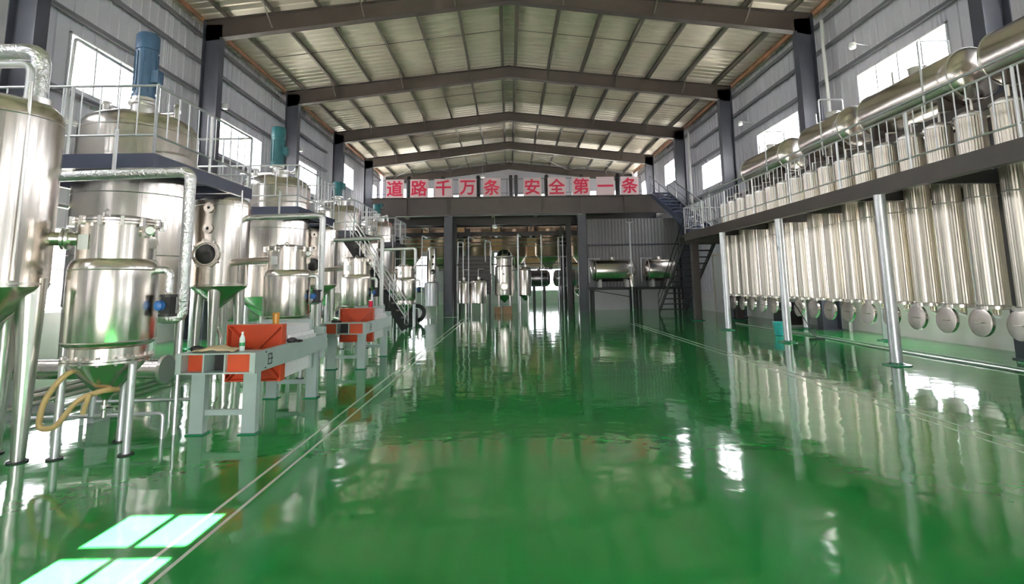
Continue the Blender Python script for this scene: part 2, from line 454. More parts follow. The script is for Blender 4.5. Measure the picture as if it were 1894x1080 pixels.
# downpipes beside the columns
for s, c, y, l in ((-1, XL, 10.95, 'white rain pipe beside the left column at the picture edge'), (-1, XL, 17.75, 'white rain pipe beside the left column above the near platform'), (1, XR, 17.05, 'white rain pipe beside the right column behind the long drums'), (1, XR, 30.6, 'white bent rain pipe under the right eave near the lettered boards')):
    x = c - s * .25; n = -s
    tag(MB().tube(rnd([(x - n * -.0, y, 10.2), (x, y, 9.7), (x - n * -.02, y, 9.4), (x, y, .0)], .1), .055, 10).build('rain_pipe', 'white'), l, 'pipe', 'rain pipes on the columns')
# door in the right wall by the stair
d = group_empty('door_1')
MB().box(XR - .03, XR + .02, 27.2, 28.6, 0, 2.9).build('door_leaf', 'door', d, smooth=False)
m = MB(); m.box(XR - .06, XR + .03, 27.1, 27.2, 0, 3.0); m.box(XR - .06, XR + .03, 28.6, 28.7, 0, 3.0); m.box(XR - .06, XR + .03, 27.1, 28.7, 2.9, 3.0)
m.build('door_frame', 'joist_cream', d, smooth=False)
MB().box(XR - .1, XR - .03, 27.3, 27.36, 1.0, 1.12).build('door_handle', 'black', d, smooth=False)

# ================================================================== right: extraction columns under a long platform
def railing(par, path, z, h, bar_h0, pitch, m='galv', post_gap=2.0, rr=.021, br=.011, mid=None, extra=0.):
    """posts, top rail, bottom rail and balusters along a polyline (local coordinates of par)"""
    path = [Vector((p[0], p[1], z)) for p in path]
    for a, b in zip(path, path[1:]):
        L = (b - a).length; d = (b - a) / L
        MB().tube([a + Vector((0, 0, h)), b + Vector((0, 0, h))], rr, 8).build('top_rail', m, par)
        MB().tube([a + Vector((0, 0, bar_h0)), b + Vector((0, 0, bar_h0))], rr * .8, 8).build('bottom_rail', m, par)
        if mid: MB().tube([a + Vector((0, 0, mid)), b + Vector((0, 0, mid))], rr * .8, 8).build('middle_rail', m, par)
        n = max(1, round(L / post_gap))
        for i in range(n + 1): inst('rail_post', cyl_mesh(rr * 1.15, h + extra, m), par, a + d * L * i / n)
        k = int(L / pitch)
        hb = (mid or h) - bar_h0 if not mid else h - bar_h0
        for i in range(1, k):
            inst('baluster', cyl_mesh(br, hb, m, 6), par, a + d * L * i / k + Vector((0, 0, bar_h0)))
PZ = 3.50
pl = thing('long_platform', 'long dark steel platform with pale railing above the row of ribbed columns', 'platform', (7.1, 0, 0))
LY0, LY1 = 5.2, 21.7
MB().box(0, .10, LY0, LY1, PZ - .30, PZ).box(.10, .16, LY0, LY1, PZ - .30, PZ - .28).build('edge_beam', 'frame', pl, smooth=False)
MB().box(2.62, 2.72, LY0, LY1, PZ - .3, PZ - .01).build('edge_beam', 'frame', pl, smooth=False)
for i in range(9):
    y = LY0 + .05 + (LY1 - LY0 - .2) * i / 8
    MB().box(.1, 2.62, y, y + .1, PZ - .26, PZ - .02).build('cross_beam', 'black', pl, smooth=False)
MB().box(.1, 1.12, LY0, LY1, PZ - .02, PZ).build('deck_plate', 'frame', pl, smooth=False)
MB().box(1.85, 2.62, LY0, LY1, PZ - .02, PZ - .005).build('deck_plate', 'frame', pl, smooth=False)
for y in (6.4, 10.29, 14.23, 18.05):
    for x in (.09, 2.67):
        p = MB().lathe([(.10, 0), (.10, PZ - .3)], 20, (x, y, 0)).build('support_post', 'galv', pl)
        MB().lathe([(.24, 0), (.235, .018), (.13, .03), (.1, .05)], 18, (x, y, 0)).build('base_pad', 'pad', p)
railing(pl, [(.05, LY0), (.05, LY1), (1.6, LY1)], PZ, 1.05, .21, .22, post_gap=2.07)
T['lid_dish'] = mat('grey_lid_dish', (.22, .215, .22), .4, .9)
# extraction columns
CX, CY, CP = 8.6, 9.66, .754
def make_column():
    t = thing('extraction_column', 'x', 'column', (CX, 0, 0), 'ribbed extraction columns in a row')
    MB().lathe([(.222, 1.10), (.222, 4.55)], 64, flute=.008).build('shell', 'tube_steel', t, smooth=False)
    for z in (1.10, 3.02): MB().lathe([(.232, z - .012), (.236, z), (.232, z + .012)], 32).build('seam_ring', 'steel_dull', t)
    MB().lathe([(.25, 4.52), (.25, 4.56), (.22, 4.58), (.12, 4.64), (0, 4.66)], 28).build('top_cover', 'steel_dull', t)
    MB().lathe([(.24, 1.03), (.255, 1.035), (.255, 1.09), (.235, 1.1)], 28).build('bottom_flange', 'steel', t)
    for k in range(4):
        a = k * PI / 2 + .4
        MB().box(-.02, .02, -.015, .015, -.05, .03).build('clamp', 'steel_dull', t, loc=(.262 * math.cos(a), .262 * math.sin(a), 1.06), rot=(0, 0, a), smooth=False)
    # bottom lid swung open, hanging on its hinge and facing the aisle
    lid = MB().lathe([(0, .035), (.12, .03), (.2, .012), (.215, 0), (.215, -.03), (.2, -.035), (.12, -.02), (0, -.015)], 28, (-.27, 0, .80), (-1, 0, .08)).build('lid', 'lid_dish', t)
    MB().lathe([(.205, -.035), (.245, -.03), (.248, .03), (.205, .036)], 28, (-.27, 0, .80), (-1, 0, .08)).build('lid_rim', 'steel', lid)
    MB().tube([(-.31, -.07, .80), (-.34, -.07, .8), (-.34, .07, .80), (-.31, .07, .80)], .009, 6).build('lid_handle', 'steel', lid)
    MB().box(-.30, -.24, -.05, .05, 1.03, 1.085).build('hinge', 'steel_dull', lid, smooth=False)
    MB().tube([(.05, 0, 4.64), (.05, 0, 4.86), (.5, 0, 4.9)], .028, 8).build('vent_pipe', 'steel_dull', t)
    return t
c0 = make_column()
for k in range(-2, 16):
    if k < 0: lab = ['ribbed steel extraction column cut off by the right picture edge', 'ribbed steel extraction column beyond the right picture edge'][-1 - k]
    elif k == 15: lab = 'ribbed steel extraction column at the far end of the row'
    else: lab = ORD[k] + ' whole ribbed steel extraction column from the camera, its round lid hanging open'
    o = c0 if k == -2 else copy_tree(c0)
    o.location = (CX, CY + CP * k, 0); o['label'] = lab
# slim pipes standing behind the columns
p0 = thing('riser_pipe', 'x', 'pipe', (CX + .42, 0, 0), 'slim bright pipes between the ribbed columns')
MB().lathe([(.062, .9), (.062, 4.35)], 14).build('pipe_body', mat('brassy_steel', (.86, .80, .55), .16, 1.), p0)
MB().lathe([(.08, 4.3), (.08, 4.36), (.0, 4.42)], 14).build('pipe_cap', 'steel_dull', p0)
MB().tube([(0, 0, .95), (0, 0, .9), (-.02, 0, .86)], .062, 12).build('pipe_foot', 'steel_dull', p0)
for k in range(-1, 16):
    o = p0 if k == -1 else copy_tree(p0)
    o.location = (CX + .42, CY + CP * (k - .42), 0)
    o['label'] = 'slim bright riser pipe between the ribbed columns, %s' % ('at the right picture edge' if k == -1 else ORD[k] + ' from the camera')
# manifold pipes above the columns
for j, (x, z, l) in enumerate(((9.0, 4.58, 'lowest'), (9.1, 4.66, 'second lowest'), (9.2, 4.74, 'second highest'), (9.3, 4.81, 'highest'))):
    m = MB().tube([(x, LY0, z), (x, LY1 - .3, z)], .032, 8)
    tag(m.build('manifold_pipe', 'steel_dull'), 'long steel manifold pipe above the ribbed columns, %s of the four' % l, 'pipe', 'manifold pipes above the ribbed columns')
tag(MB().tube(rnd([(7.9, LY0, 5.05), (7.9, 20.9, 5.05), (7.9, 20.9, PZ)], .15), .03, 8).build('overhead_pipe', 'galv'), 'pale pipe running above and behind the long platform railing', 'pipe')
# horizontal drums on a high frame
def drum(parent, p0, p1, r, m='steel', rings=2, n=36):
    p0, p1 = Vector(p0), Vector(p1); L = (p1 - p0).length; d = (p1 - p0).normalized(); k = r * .42
    prof = [(0, -k), (r * .35, -k * .95), (r * .7, -k * .75), (r * .9, -k * .42), (r * .98, -k * .15), (r, 0), (r, L), (r * .98, L + k * .15), (r * .9, L + k * .42), (r * .7, L + k * .75), (r * .35, L + k * .95), (0, L + k)]
    b = MB().lathe(prof, n, p0, d).build('shell', m, parent)
    for i in range(rings):
        z = L * (i / (rings - 1) if rings > 1 else .5)
        MB().lathe([(r * .995, z - .02), (r + .012, z - .012), (r + .012, z + .012), (r * .995, z + .02)], n, p0, d).build('weld_band', 'steel_dull', parent)
    return b
HX, HZ, HR = 9.25, 5.60, .54
for i, (ya, yb, l) in enumerate(((5.9, 9.45, 'long steel drum on the high frame, cut off by the right picture edge'), (10.2, 12.95, 'long polished drum in front of the nearest right window'),
                                  (13.8, 15.7, 'shorter steel drum behind the railing between two long ones'), (16.95, 19.75, 'farthest steel drum on the high frame above the column row'))):
    t = thing('horizontal_tank', l, 'tank', (HX, 0, 0), 'drums on the high frame')
    drum(t, (0, ya, HZ), (0, yb, HZ), HR)
    ym = (ya + yb) / 2
    MB().lathe([(.17, HR - .05), (.17, HR + .1), (.2, HR + .1), (.2, HR + .13), (0, HR + .15)], 18, (0, ym, HZ)).build('manway', 'steel_dull', t)
    MB().tube(rnd([(-.1, ya + .35, HZ + .5), (-.1, ya + .35, HZ + .85), (-.75, ya + .35, HZ + .85), (-.75, ya + .35, PZ + 1.4)], .06), .022, 8).build('vent_pipe', 'galv', t)
    for yy in (ya + .35, yb - .35):
        sd = MB().prism([(-.45, HZ - .75), (.45, HZ - .75), (.45, HZ - .36), (.3, HZ - .47), (0, HZ - .56), (-.3, HZ - .47), (-.45, HZ - .36)], 'xz', yy - .05, yy + .05)
        sd.build('saddle', 'frame', t, smooth=False)
    MB().tube([(-.2, ym + .5, HZ + .5), (-.2, ym + .5, HZ + .78)], .02, 8).build('nozzle', 'steel_dull', t)
hf = thing('drum_support', 'dark steel frame carrying the drums above the long platform', 'frame', (HX, 0, 0))
for x in (-.38, .40):
    MB().box(x - .06, x + .06, LY0 + .2, LY1 - .4, HZ - .93, HZ - .75).build('beam', 'frame', hf, smooth=False)
    for y in (6.27, 10.04, 13.05, 16.07, 19.84):
        MB().box(x - .05, x + .05, y - .05, y + .05, PZ - .005, HZ - .93).build('leg', 'frame', hf, smooth=False)
# things on the floor at the right
b = thing('plastic_bucket', 'cyan plastic bucket on the floor behind the second platform post', 'bucket', (7.88, 16.0, 0))
MB().lathe([(0, .01), (.13, .01), (.135, 0), (.15, .015), (.19, .36), (.2, .37), (.2, .39), (.18, .385), (.145, .03), (0, .025)], 24).build('pail', 'bucket', b)
MB().tube([(.19 * math.cos(a), .05 * math.sin(a), .37 - .05 * math.sin(a)) for a in [PI * i / 12 for i in range(13)]], .006, 6).build('bail_handle', 'galv', b)
b = thing('floor_mop', 'long-handled squeegee leaning on a column lid beside the floor hose', 'mop', (8.15, 14.6, 0))
MB().tube([(.0, 0, .03), (.08, 1.2, .95)], .014, 8).build('handle', 'rubber', b)
MB().box(-.2, .2, -.03, .03, 0, .05).build('blade', 'rubber', b, smooth=False)
pts = [(8.52 + .05 * math.sin(y * .9), y, .021) for y in [7 + i * .35 for i in range(40)]]
tag(MB().tube(pts, .02, 8).build('floor_hose', 'foil'), 'silver ribbed hose lying along the floor under the hanging lids', 'hose')
tag(MB().tube([(8.9 + .03 * math.sin(y * 1.3), y, .015) for y in [7 + i * .35 for i in range(36)]], .013, 6).build('floor_cable', 'galv'), 'thin pale cable lying on the floor behind the silver hose', 'cable')
c = thing('pump_cabinet', 'small dark pump cabinet against the right wall behind the first platform post', 'pump', (9.75, 19.2, 0))
MB().box(-.3, .3, -.4, .4, .06, .55).build('housing', 'black', c, smooth=False)
MB().lathe([(.14, -.3), (.15, -.25), (.15, .25), (.1, .32), (0, .33)], 16, (0, 0, .69), (0, 1, 0)).build('motor', 'column', c)
MB().box(-.35, .35, -.45, .45, 0, .06).build('base_plate', 'galv', c, smooth=False)
# ------------------------------------------------------------------ stair tower at the far end of the platform
def stair(name, label, p0, p1, w, n, wdir, m='black', rail_m='black', tread_m=None, under=None, rail=True, both=True):
    """p0 bottom, p1 top (centre line), w width along wdir"""
    p0, p1, wd = Vector(p0), Vector(p1), Vector(wdir).normalized()
    t = thing(name, label, 'stairs', p0); q = p1 - p0
    run = Vector((q.x, q.y, 0)); rd = run.normalized()
    for s in (-1, 1):
        st = MB(); a = wd * s * w / 2
        st.bar(a + Vector((0, 0, .08)), a + q + Vector((0, 0, -.02)), .035, .22).build('stringer', m, t, smooth=False)
        if rail and (both or s > 0):
            up = Vector((0, 0, .95))
            MB().tube([a + up, a + q + up], .022, 8).build('hand_rail', rail_m, t)
            MB().tube([a + up * .55, a + q + up * .55], .015, 8).build('middle_rail', rail_m, t)
            for i in range(5): inst('rail_post', cyl_mesh(.018, .95, rail_m), t, a + q * (i / 4))
    td = .26
    for i in range(n):
        c = q * ((i + .6) / n); c.z = q.z * (i + 1) / n - .04
        tr = MB().bar(c - wd * w / 2, c + wd * w / 2, td, .05)
        tr.build('tread', tread_m or m, t, smooth=False)
    if under:
        d = Vector((0, 0, -.16))
        MB().bar(d, q + d, w, .015, up=(0, 0, 1)).build('soffit_panel', under, t, smooth=False)
    return t
stair('open_staircase', 'black open-tread stair rising to the long platform beside the grey partition', (8.2, 27.6, 0), (8.2, 22.75, PZ), 1.3, 13, (-1, 0, 0), tread_m='black', both=False)
stair('upper_staircase', 'blue-bottomed stair rising from the long platform to the back mezzanine', (8.35, 22.6, PZ), (8.35, 29.3, 6.42), .95, 12, (1, 0, 0), m='navy', under='bluepanel', rail_m='column')
t = thing('stair_landing', 'dark steel landing on square columns between the two stairs', 'landing', (7.1, 0, 0))
MB().box(.1, 3.3, 21.72, 22.75, PZ - .12, PZ - .005).build('deck', 'black', t, smooth=False)
MB().box(.1, 3.3, 21.72, 21.85, PZ - .36, PZ - .12).build('beam', 'frame', t, smooth=False)
MB().box(.1, 3.3, 22.6, 22.74, PZ - .36, PZ - .12).build('beam', 'frame', t, smooth=False)
for x, y in ((.65, 22.5), (2.35, 22.5)):
    MB().box(x - .13, x + .13, y - .13, y + .13, 0, PZ - .36).build('column', 'frame', t, smooth=False)
    MB().lathe([(.26, 0), (.25, .02), (.15, .035)], 16, (x, y, 0)).build('base_pad', 'pad', t)

# ================================================================== left: concentration units
def ring_bolts(par, name, r, z0, z1, n, m='steel_dull', s=.014):
    me = cyl_mesh(s, z1 - z0, m, 6)
    for k in range(n):
        a = 2 * PI * k / n; inst(name, me, par, (r * math.cos(a), r * math.sin(a), z0))
def make_receiver(label):
    t = thing('receiver_tank', label, 'tank', (0, 0, 0), 'flanged receiver tanks')
    body = MB().lathe([(.335, .92), (.335, 1.03), (.36, 1.04), (.385, 1.06), (.40, 1.10), (.40, 1.80), (.385, 1.86), (.36, 1.90), (.345, 1.91), (.345, 2.26)], 48).build('shell', 'steel', t)
    MB().lathe([(.403, 1.082), (.408, 1.088), (.403, 1.095)], 48).build('weld_band', 'steel_dull', body)
    MB().lathe([(.403, 1.795), (.407, 1.80), (.403, 1.806)], 48).build('weld_band', 'steel_dull', body)
    MB().lathe([(.028, .50), (.035, .51), (.33, .86), (.335, .90)], 40).build('cone_bottom', 'steel', t)
    for z0, z1 in ((.885, .905), (.912, .935)): MB().lathe([(.34, z0), (.395, z0), (.395, z1), (.34, z1)], 40).build('lower_flange', 'steel', t)
    ring_bolts(t, 'flange_bolt', .378, .865, .955, 16)
    top = MB().lathe([(.34, 2.26), (.40, 2.262), (.40, 2.284), (.34, 2.286)], 40).build('upper_flange', 'steel', t)
    lid = MB().lathe([(.40, 2.292), (.40, 2.314), (.36, 2.318), (.30, 2.345), (.15, 2.37), (0, 2.376)], 40).build('lid', 'steel', t)
    me = MB().box(-.02, .03, -.014, .014, -.05, .04).mesh('clamp', 'steel_dull', False)
    for k in range(14):
        a = 2 * PI * k / 14; inst('clamp', me, t, (.395 * math.cos(a), .395 * math.sin(a), 2.29), (0, 0, a))
    for a in (2.6, 5.0):
        x, y = .33 * math.cos(a), .33 * math.sin(a)
        MB().tube([(x - .03, y, 2.33), (x - .03, y, 2.375), (x, y, 2.4), (x + .03, y, 2.375), (x + .03, y, 2.33)], .009, 6).build('lifting_eye', 'steel_dull', lid)
    for k in range(3):
        a = -.35 + k * 2 * PI / 3; x, y = .355 * math.cos(a), .355 * math.sin(a)
        lg = MB().lathe([(.036, 0.01), (.036, .90)], 14, (x, y, 0)).build('leg', 'galv', t)
        MB().lathe([(.07, 0), (.07, .012)], 14, (x, y, 0)).build('foot_plate', 'rubber', lg)
    dr = MB().lathe([(.024, .33), (.024, .50)], 12).build('drain_pipe', 'steel', t)
    MB().lathe([(.036, .40), (.042, .42), (.036, .45)], 12).build('valve_body', 'steel_dull', dr)
    MB().bar((0, 0, .425), (.10, -.03, .43), .022, .01).build('valve_handle', 'rubber', dr, smooth=False)
    g = MB().lathe([(.05, 0), (.05, .03), (.044, .034), (0, .034)], 20, (.40, -.1, 2.2), (.35, -1, 0)).build('pressure_gauge', 'steel', t)
    MB().lathe([(.04, .035), (0, .036)], 20, (.40, -.1, 2.2), (.35, -1, 0)).build('dial', 'white', g)
    MB().tube([(.34, -.06, 2.14), (.40, -.08, 2.14), (.40, -.085, 2.17)], .012, 8).build('gauge_stem', 'steel_dull', g)
    MB().lathe([(.001, -.01), (.055, -.008), (.065, 0), (.065, .03), (.05, .032)], 22, (.33, .02, 2.08), (.9, -.44, 0)).build('side_port', 'steel', t)
    # outlet elbow with valve
    el = MB().tube(rnd([(.38, .05, 1.80), (.52, .08, 1.80), (.52, .08, 1.56)], .09), .04, 12).build('outlet_elbow', 'foil', t)
    va = MB().box(.47, .57, .03, .13, 1.34, 1.52).build('valve_body', 'rubber', t, smooth=False)
    for z in (1.33, 1.53): MB().lathe([(.085, z - .014), (.085, z + .014)], 16, (.52, .08, 0)).build('valve_flange', 'rubber', va)
    MB().lathe([(.052, 0), (.052, .05), (.04, .06), (0, .062)], 20, (.49, .02, 1.43), (-.3, -1, 0)).build('valve_actuator', 'valve_blue', va)
    np_ = MB()
    for i in range(5):
        a0 = math.radians(-122 + i * 5); a1 = math.radians(-117 + i * 5)
        np_.add([(.352 * math.cos(a0), .352 * math.sin(a0), 2.0), (.352 * math.cos(a1), .352 * math.sin(a1), 2.0), (.352 * math.cos(a1), .352 * math.sin(a1), 2.15), (.352 * math.cos(a0), .352 * math.sin(a0), 2.15)], [(0, 1, 2, 3)])
    np_.build('name_plate', 'white', t)
    return t
RB = [(-4.10, 5.7), (-4.05, 10.0), (-4.08, 14.6), (-4.0, 21.2)]
r0 = make_receiver('nearest flanged steel receiver tank with cone bottom and tan hose')
r0.location = (*RB[0], 0)
copy_tree(r0, (*RB[1], 0), 'flanged steel receiver tank behind the near filter press')
copy_tree(r0, (*RB[2], 0), 'flanged steel receiver tank behind the far filter press')
copy_tree(r0, (*RB[3], 0), 'flanged steel receiver tank behind the small steep stair')
def make_separator(pos, target, label):
    t = thing('separator_vessel', label, 'vessel', (*pos, 0), 'tall separator vessels on tapered legs')
    near = pos[1] < 6; R = .475 if near else .535; zt = 0 if near else .1
    body = MB().lathe([(R, 1.64), (R, 3.30), (R * .97, 3.40), (R * .86, 3.46), (R * .6, 3.51), (R * .25, 3.53), (0, 3.54)], 48).build('shell', 'steel', t)
    MB().lathe([(R - .005, 1.655), (R + .008, 1.66), (R + .008, 1.675), (R - .005, 1.68)], 48).build('weld_band', 'steel_dull', body)
    MB().lathe([(R - .005, 3.285), (R + .005, 3.295), (R - .005, 3.305)], 48).build('weld_band', 'steel_dull', body)
    MB().lathe([(.06, 1.2), (.07, 1.22), (R - .02, 1.6), (R, 1.64)], 40).build('cone_bottom', 'steel', t)
    for k in range(4):
        a = math.radians(15 + 90 * k); c, s = math.cos(a), math.sin(a)
        lg = MB().tube([(.40 * c, .40 * s, 0), (.39 * c, .39 * s, 1.0), (.37 * c, .37 * s, 1.72)], .055, 16, r1=.125).build('leg', 'steel_dull', t)
        MB().lathe([(.085, 0), (.085, .012)], 16, (.40 * c, .40 * s, 0)).build('foot_plate', 'rubber', lg)
    # sight glasses and manhole look toward the aisle end
    for z in ((3.05, 2.72) if near else (3.22, 2.80)):
        s = MB().lathe([(.07, -.04), (.07, .035), (.10, .035), (.10, .06), (.062, .062)], 24, (0, -R + .01, z), (0, -1, 0)).build('sight_glass', 'steel', t)
        MB().lathe([(.06, .06), (0, .064)], 20, (0, -R + .01, z), (0, -1, 0)).build('glass_disc', 'darkglass', s)
    mh = MB().lathe([(.23, -.06), (.23, .05), (.275, .05), (.275, .095), (.23, .10), (.215, .085)], 36, (0, -R + .03, 2.28), (0, -1, 0)).build('manhole', 'steel', t)
    MB().lathe([(.20, .085), (.1, .098), (0, .10)], 32, (0, -R + .03, 2.28), (0, -1, 0)).build('glass_disc', 'darkglass', mh)
    me = MB().box(-.018, .018, -.05, .03, -.018, .018).mesh('wing_nut', 'steel_dull', False)
    for k in range(8):
        a = k * PI / 4 + .2; inst('wing_nut', me, mh, (.285 * math.cos(a), -R - .03, 2.28 + .285 * math.sin(a)), (0, -a, 0))
    # outlet to receiver
    v = Vector((target[0] - pos[0], target[1] - pos[1], 0)); L = v.length; d = v.normalized(); n = Vector((-d.y, d.x, 0))
    op = MB().tube([d * (R - .05) + Vector((0, 0, 2.12)), d * (L - .33) + Vector((0, 0, 2.12))], .07, 14).build('transfer_pipe', 'steel', t)
    for q in (L - .46, L - .42): MB().lathe([(.11, q - .012), (.11, q + .012)], 20, (0, 0, 2.12), d).build('pipe_flange', 'steel_dull', op)
    # bottom outlet pipe, top pipe
    MB().tube(rnd([(0, 0, 1.22), (0, 0, .75), (.14, -.1, .62), (.14, -.1, .28), (-.25, .3, .28)], .08), .04, 12).build('bottom_outlet', 'steel', t)
    if near:
        MB().tube(rnd([(.2, .12, 3.4), (.2, .12, 4.08), (-1.9, .12, 4.08)], .16, 7), .085, 14).build('vapour_pipe', 'foil', t)
        MB().lathe([(.13, 3.50), (.13, 3.56)], 18, (.2, .12, 0)).build('top_flange', 'steel_dull', t)
        MB().tube(rnd([(.3, -.1, 3.4), (.3, -.1, 3.85), (-1.9, -.1, 3.85)], .1, 6), .035, 10).build('vent_pipe', 'galv', t)
    g = MB().lathe([(.045, 0), (.045, .025), (0, .03)], 18, (-.1, -.36, 1.52), (0, -1, 0)).build('gauge', 'white', t)
    MB().tube([(R - .09, -.18, 3.5), (R - .06, -.2, 3.62), (R - .03, -.22, 2.2), (R - .03, -.22, 1.7)], .016, 8).build('level_pipe', 'steel_dull', t)
    return t
AP = [(-5.05, 5.3), (-6.05, 11.45), (-6.05, 17.45), (-6.05, 23.35)]
AL = ['tall steel separator vessel cut off by the left picture edge', 'tall steel separator vessel with dark manhole behind the near filter press', 'tall steel separator vessel hidden behind the second platform post', 'tall steel separator vessel with two dark sight glasses beyond the steep stair']
for p, q, l in zip(AP, RB, AL): make_separator(p, q, l)
def make_reactor(pos, label, motor, hgt):
    t = thing('reactor_tank', label, 'tank', (*pos, 0), 'large stirred tanks through the platforms')
    R = .98
    body = MB().lathe([(R, 1.35), (R, 4.55), (R * .985, 4.63), (R * .9, 4.76), (R * .7, 4.88), (R * .4, 4.96), (0, 4.98)], 64).build('shell', 'steel', t)
    for z in (2.2, 3.3, 4.53): MB().lathe([(R - .003, z - .012), (R + .006, z), (R - .003, z + .012)], 64).build('weld_band', 'steel_dull', body)
    MB().lathe([(.12, .62), (.13, .64), (R - .03, 1.30), (R, 1.35)], 56).build('cone_bottom', 'steel', t)
    MB().tube([(0, 0, .64), (0, 0, .35), (.4, -.2, .3)], .06, 12).build('bottom_outlet', 'steel', t)
    for k in range(4):
        a = math.radians(40 + 90 * k); x, y = .86 * math.cos(a), .86 * math.sin(a)
        MB().tube([(x, y, 0), (x, y, 1.5)], .07, 14, r1=.09).build('leg', 'steel_dull', t)
    mo = MB().lathe([(.16, 5.28), (.21, 5.3), (.21, 5.36), (.185, 5.37), (.185, hgt - .35), (.205, hgt - .34), (.205, hgt - .05), (.17, hgt), (0, hgt)], 24).build('motor', motor, t)
    for k in range(10):
        a = 2 * PI * k / 10
        MB().box(.18, .205, -.008, .008, 5.42, hgt - .4).build('cooling_fin', motor, mo, rot=(0, 0, a), smooth=False)
    MB().box(.16, .30, -.09, .09, 5.6, 5.85).build('terminal_box', motor, mo, smooth=False)
    MB().lathe([(.26, 4.9), (.26, 4.95), (.15, 5.0), (.15, 5.22), (.22, 5.24), (.22, 5.29)], 22).build('gearbox', 'steel_dull', t)
    mh = MB().lathe([(.2, 4.74), (.2, 4.98), (.24, 4.98), (.24, 5.02), (.1, 5.07), (0, 5.08)], 24, (.35, -.5, 0)).build('manway', 'steel_dull', t)
    MB().lathe([(.06, 4.8), (.06, 5.1), (.09, 5.1), (.09, 5.14)], 14, (-.5, -.3, 0)).build('nozzle', 'steel_dull', t)
    MB().tube(rnd([(.5, .25, 4.85), (.5, .25, 5.25), (.2, .8, 5.25), (-1.6, 1.0, 5.25)], .12), .05, 12).build('feed_pipe', 'steel_dull', t)
    pg = MB().lathe([(.04, 0), (.04, .12)], 12, (R - .28, -.68, 1.9), (.75, -.66, 0)).build('thermowell', 'steel_dull', t)
    return t
CT = [(-7.1, 10.25), (-7.05, 16.3), (-7.05, 22.2), (-6.8, 27.9)]
CL = ['nearest large stirred tank through the first navy platform, blue motor on top', 'large stirred tank through the second platform, teal motor on top', 'large stirred tank through the third platform', 'large stirred tank at the fourth platform beside the back mezzanine']
for (p, l, mt, h) in zip(CT, CL, ('blue', 'teal', 'teal', 'teal'), (6.62, 6.5, 5.9, 5.8)): make_reactor(p, l, mt, h)
# platforms round the large tanks
def tank_platform(label, x0, x1, y0, y1, z, tank, m='navy'):
    t = thing('tank_platform', label, 'platform', (0, y0, 0), 'railed platforms round the large tanks')
    L = y1 - y0; h = .24; cx, cy = tank[0], tank[1] - y0
    MB().box(x0, x1, 0, .09, z - h, z).build('edge_beam', m, t, smooth=False)
    MB().box(x0, x1, L - .09, L, z - h, z).build('edge_beam', m, t, smooth=False)
    MB().box(x1 - .09, x1, .09, L - .09, z - h, z).build('edge_beam', m, t, smooth=False)
    MB().box(x0, x0 + .09, .09, L - .09, z - h, z).build('edge_beam', m, t, smooth=False)
    # deck with a round opening for the tank
    dk = MB(); n = 40; rr = 1.03; v = []; f = []
    def edge(a):
        c, s = math.cos(a), math.sin(a); q = []
        if c > 1e-6: q.append((x1 - .09 - cx) / c)
        if c < -1e-6: q.append((x0 + .09 - cx) / c)
        if s > 1e-6: q.append((L - .09 - cy) / s)
        if s < -1e-6: q.append((.09 - cy) / s)
        k = min(q); return cx + c * k, cy + s * k
    angs = sorted([2 * PI * i / n for i in range(n)] + [math.atan2(yy - cy, xx - cx) % (2 * PI) for xx in (x0 + .09, x1 - .09) for yy in (.09, L - .09)])
    N = len(angs)
    for zz in (z - .03, z - .012):
        for a in angs: v += [(cx + rr * math.cos(a), cy + rr * math.sin(a), zz), (*edge(a), zz)]
    for i in range(N):
        j = (i + 1) % N
        f += [(2 * i, 2 * j, 2 * j + 1, 2 * i + 1), (2 * N + 2 * i, 2 * N + 2 * i + 1, 2 * N + 2 * j + 1, 2 * N + 2 * j), (2 * i, 2 * N + 2 * i, 2 * N + 2 * j, 2 * j)]
    dk.add(v, f).build('deck', m, t, smooth=False)
    for yy in (.6, L - .6):
        if abs(yy - cy) > 1.05: MB().box(x0 + .09, x1 - .09, yy - .04, yy + .04, z - .2, z - .035).build('cross_beam', m, t, smooth=False)
    MB().bar((x1 - .12, .2, z - .14), (cx + 1.2, L * .5, z - .14), .07, .09).build('corner_brace', m, t, smooth=False)
    for x, yy in ((x1 - .1, L - .1), (x0 + .1, L - .1), (x0 + .1, .1)):
        ps = MB().lathe([(.095, 0), (.095, z - h)], 18, (x, yy, 0)).build('support_post', 'galv', t)
        MB().lathe([(.2, 0), (.19, .02), (.12, .035)], 16, (x, yy, 0)).build('base_pad', 'pad', ps)
    railing(t, [(x0, .04), (x1 - .04, .04), (x1 - .04, L - .04), (x0, L - .04)], z, 1.18, .32, .3, post_gap=1.6, rr=.024, br=.012)
    return t
tank_platform('navy steel platform with white railing round the nearest large tank', -8.75, -5.85, 8.8, 12.25, 3.84, CT[0])
tank_platform('navy steel platform with white railing round the second large tank', -8.75, -5.85, 15.0, 18.2, 3.84, CT[1])
tank_platform('dark railed platform round the third large tank at the steep stair', -8.6, -5.85, 20.6, 24.2, 3.72, CT[2], 'column')
tank_platform('dark railed platform round the fourth large tank before the lettered boards', -8.2, -5.5, 26.4, 29.2, 3.72, CT[3], 'column')
stair('steep_staircase', 'small steep dark stair with pale handrail behind the far filter press', (-3.65, 19.55, 0), (-5.8, 19.55, 3.3), .65, 13, (0, 1, 0), rail_m='galv', tread_m='frame')
hp = thing('gooseneck_pipe', 'tall pale bent pipe rising above the first platform railing', 'pipe', (-7.55, 8.95, 3.84))
MB().tube(rnd([(0, 0, -.02), (0, .1, 2.15), (.1, 2.0, 2.05), (.1, 2.0, 1.5)], .08), .03, 10).build('pipe_body', 'galv', hp)
MB().lathe([(.08, -.012), (.08, .01)], 14).build('base_flange', 'galv', hp)
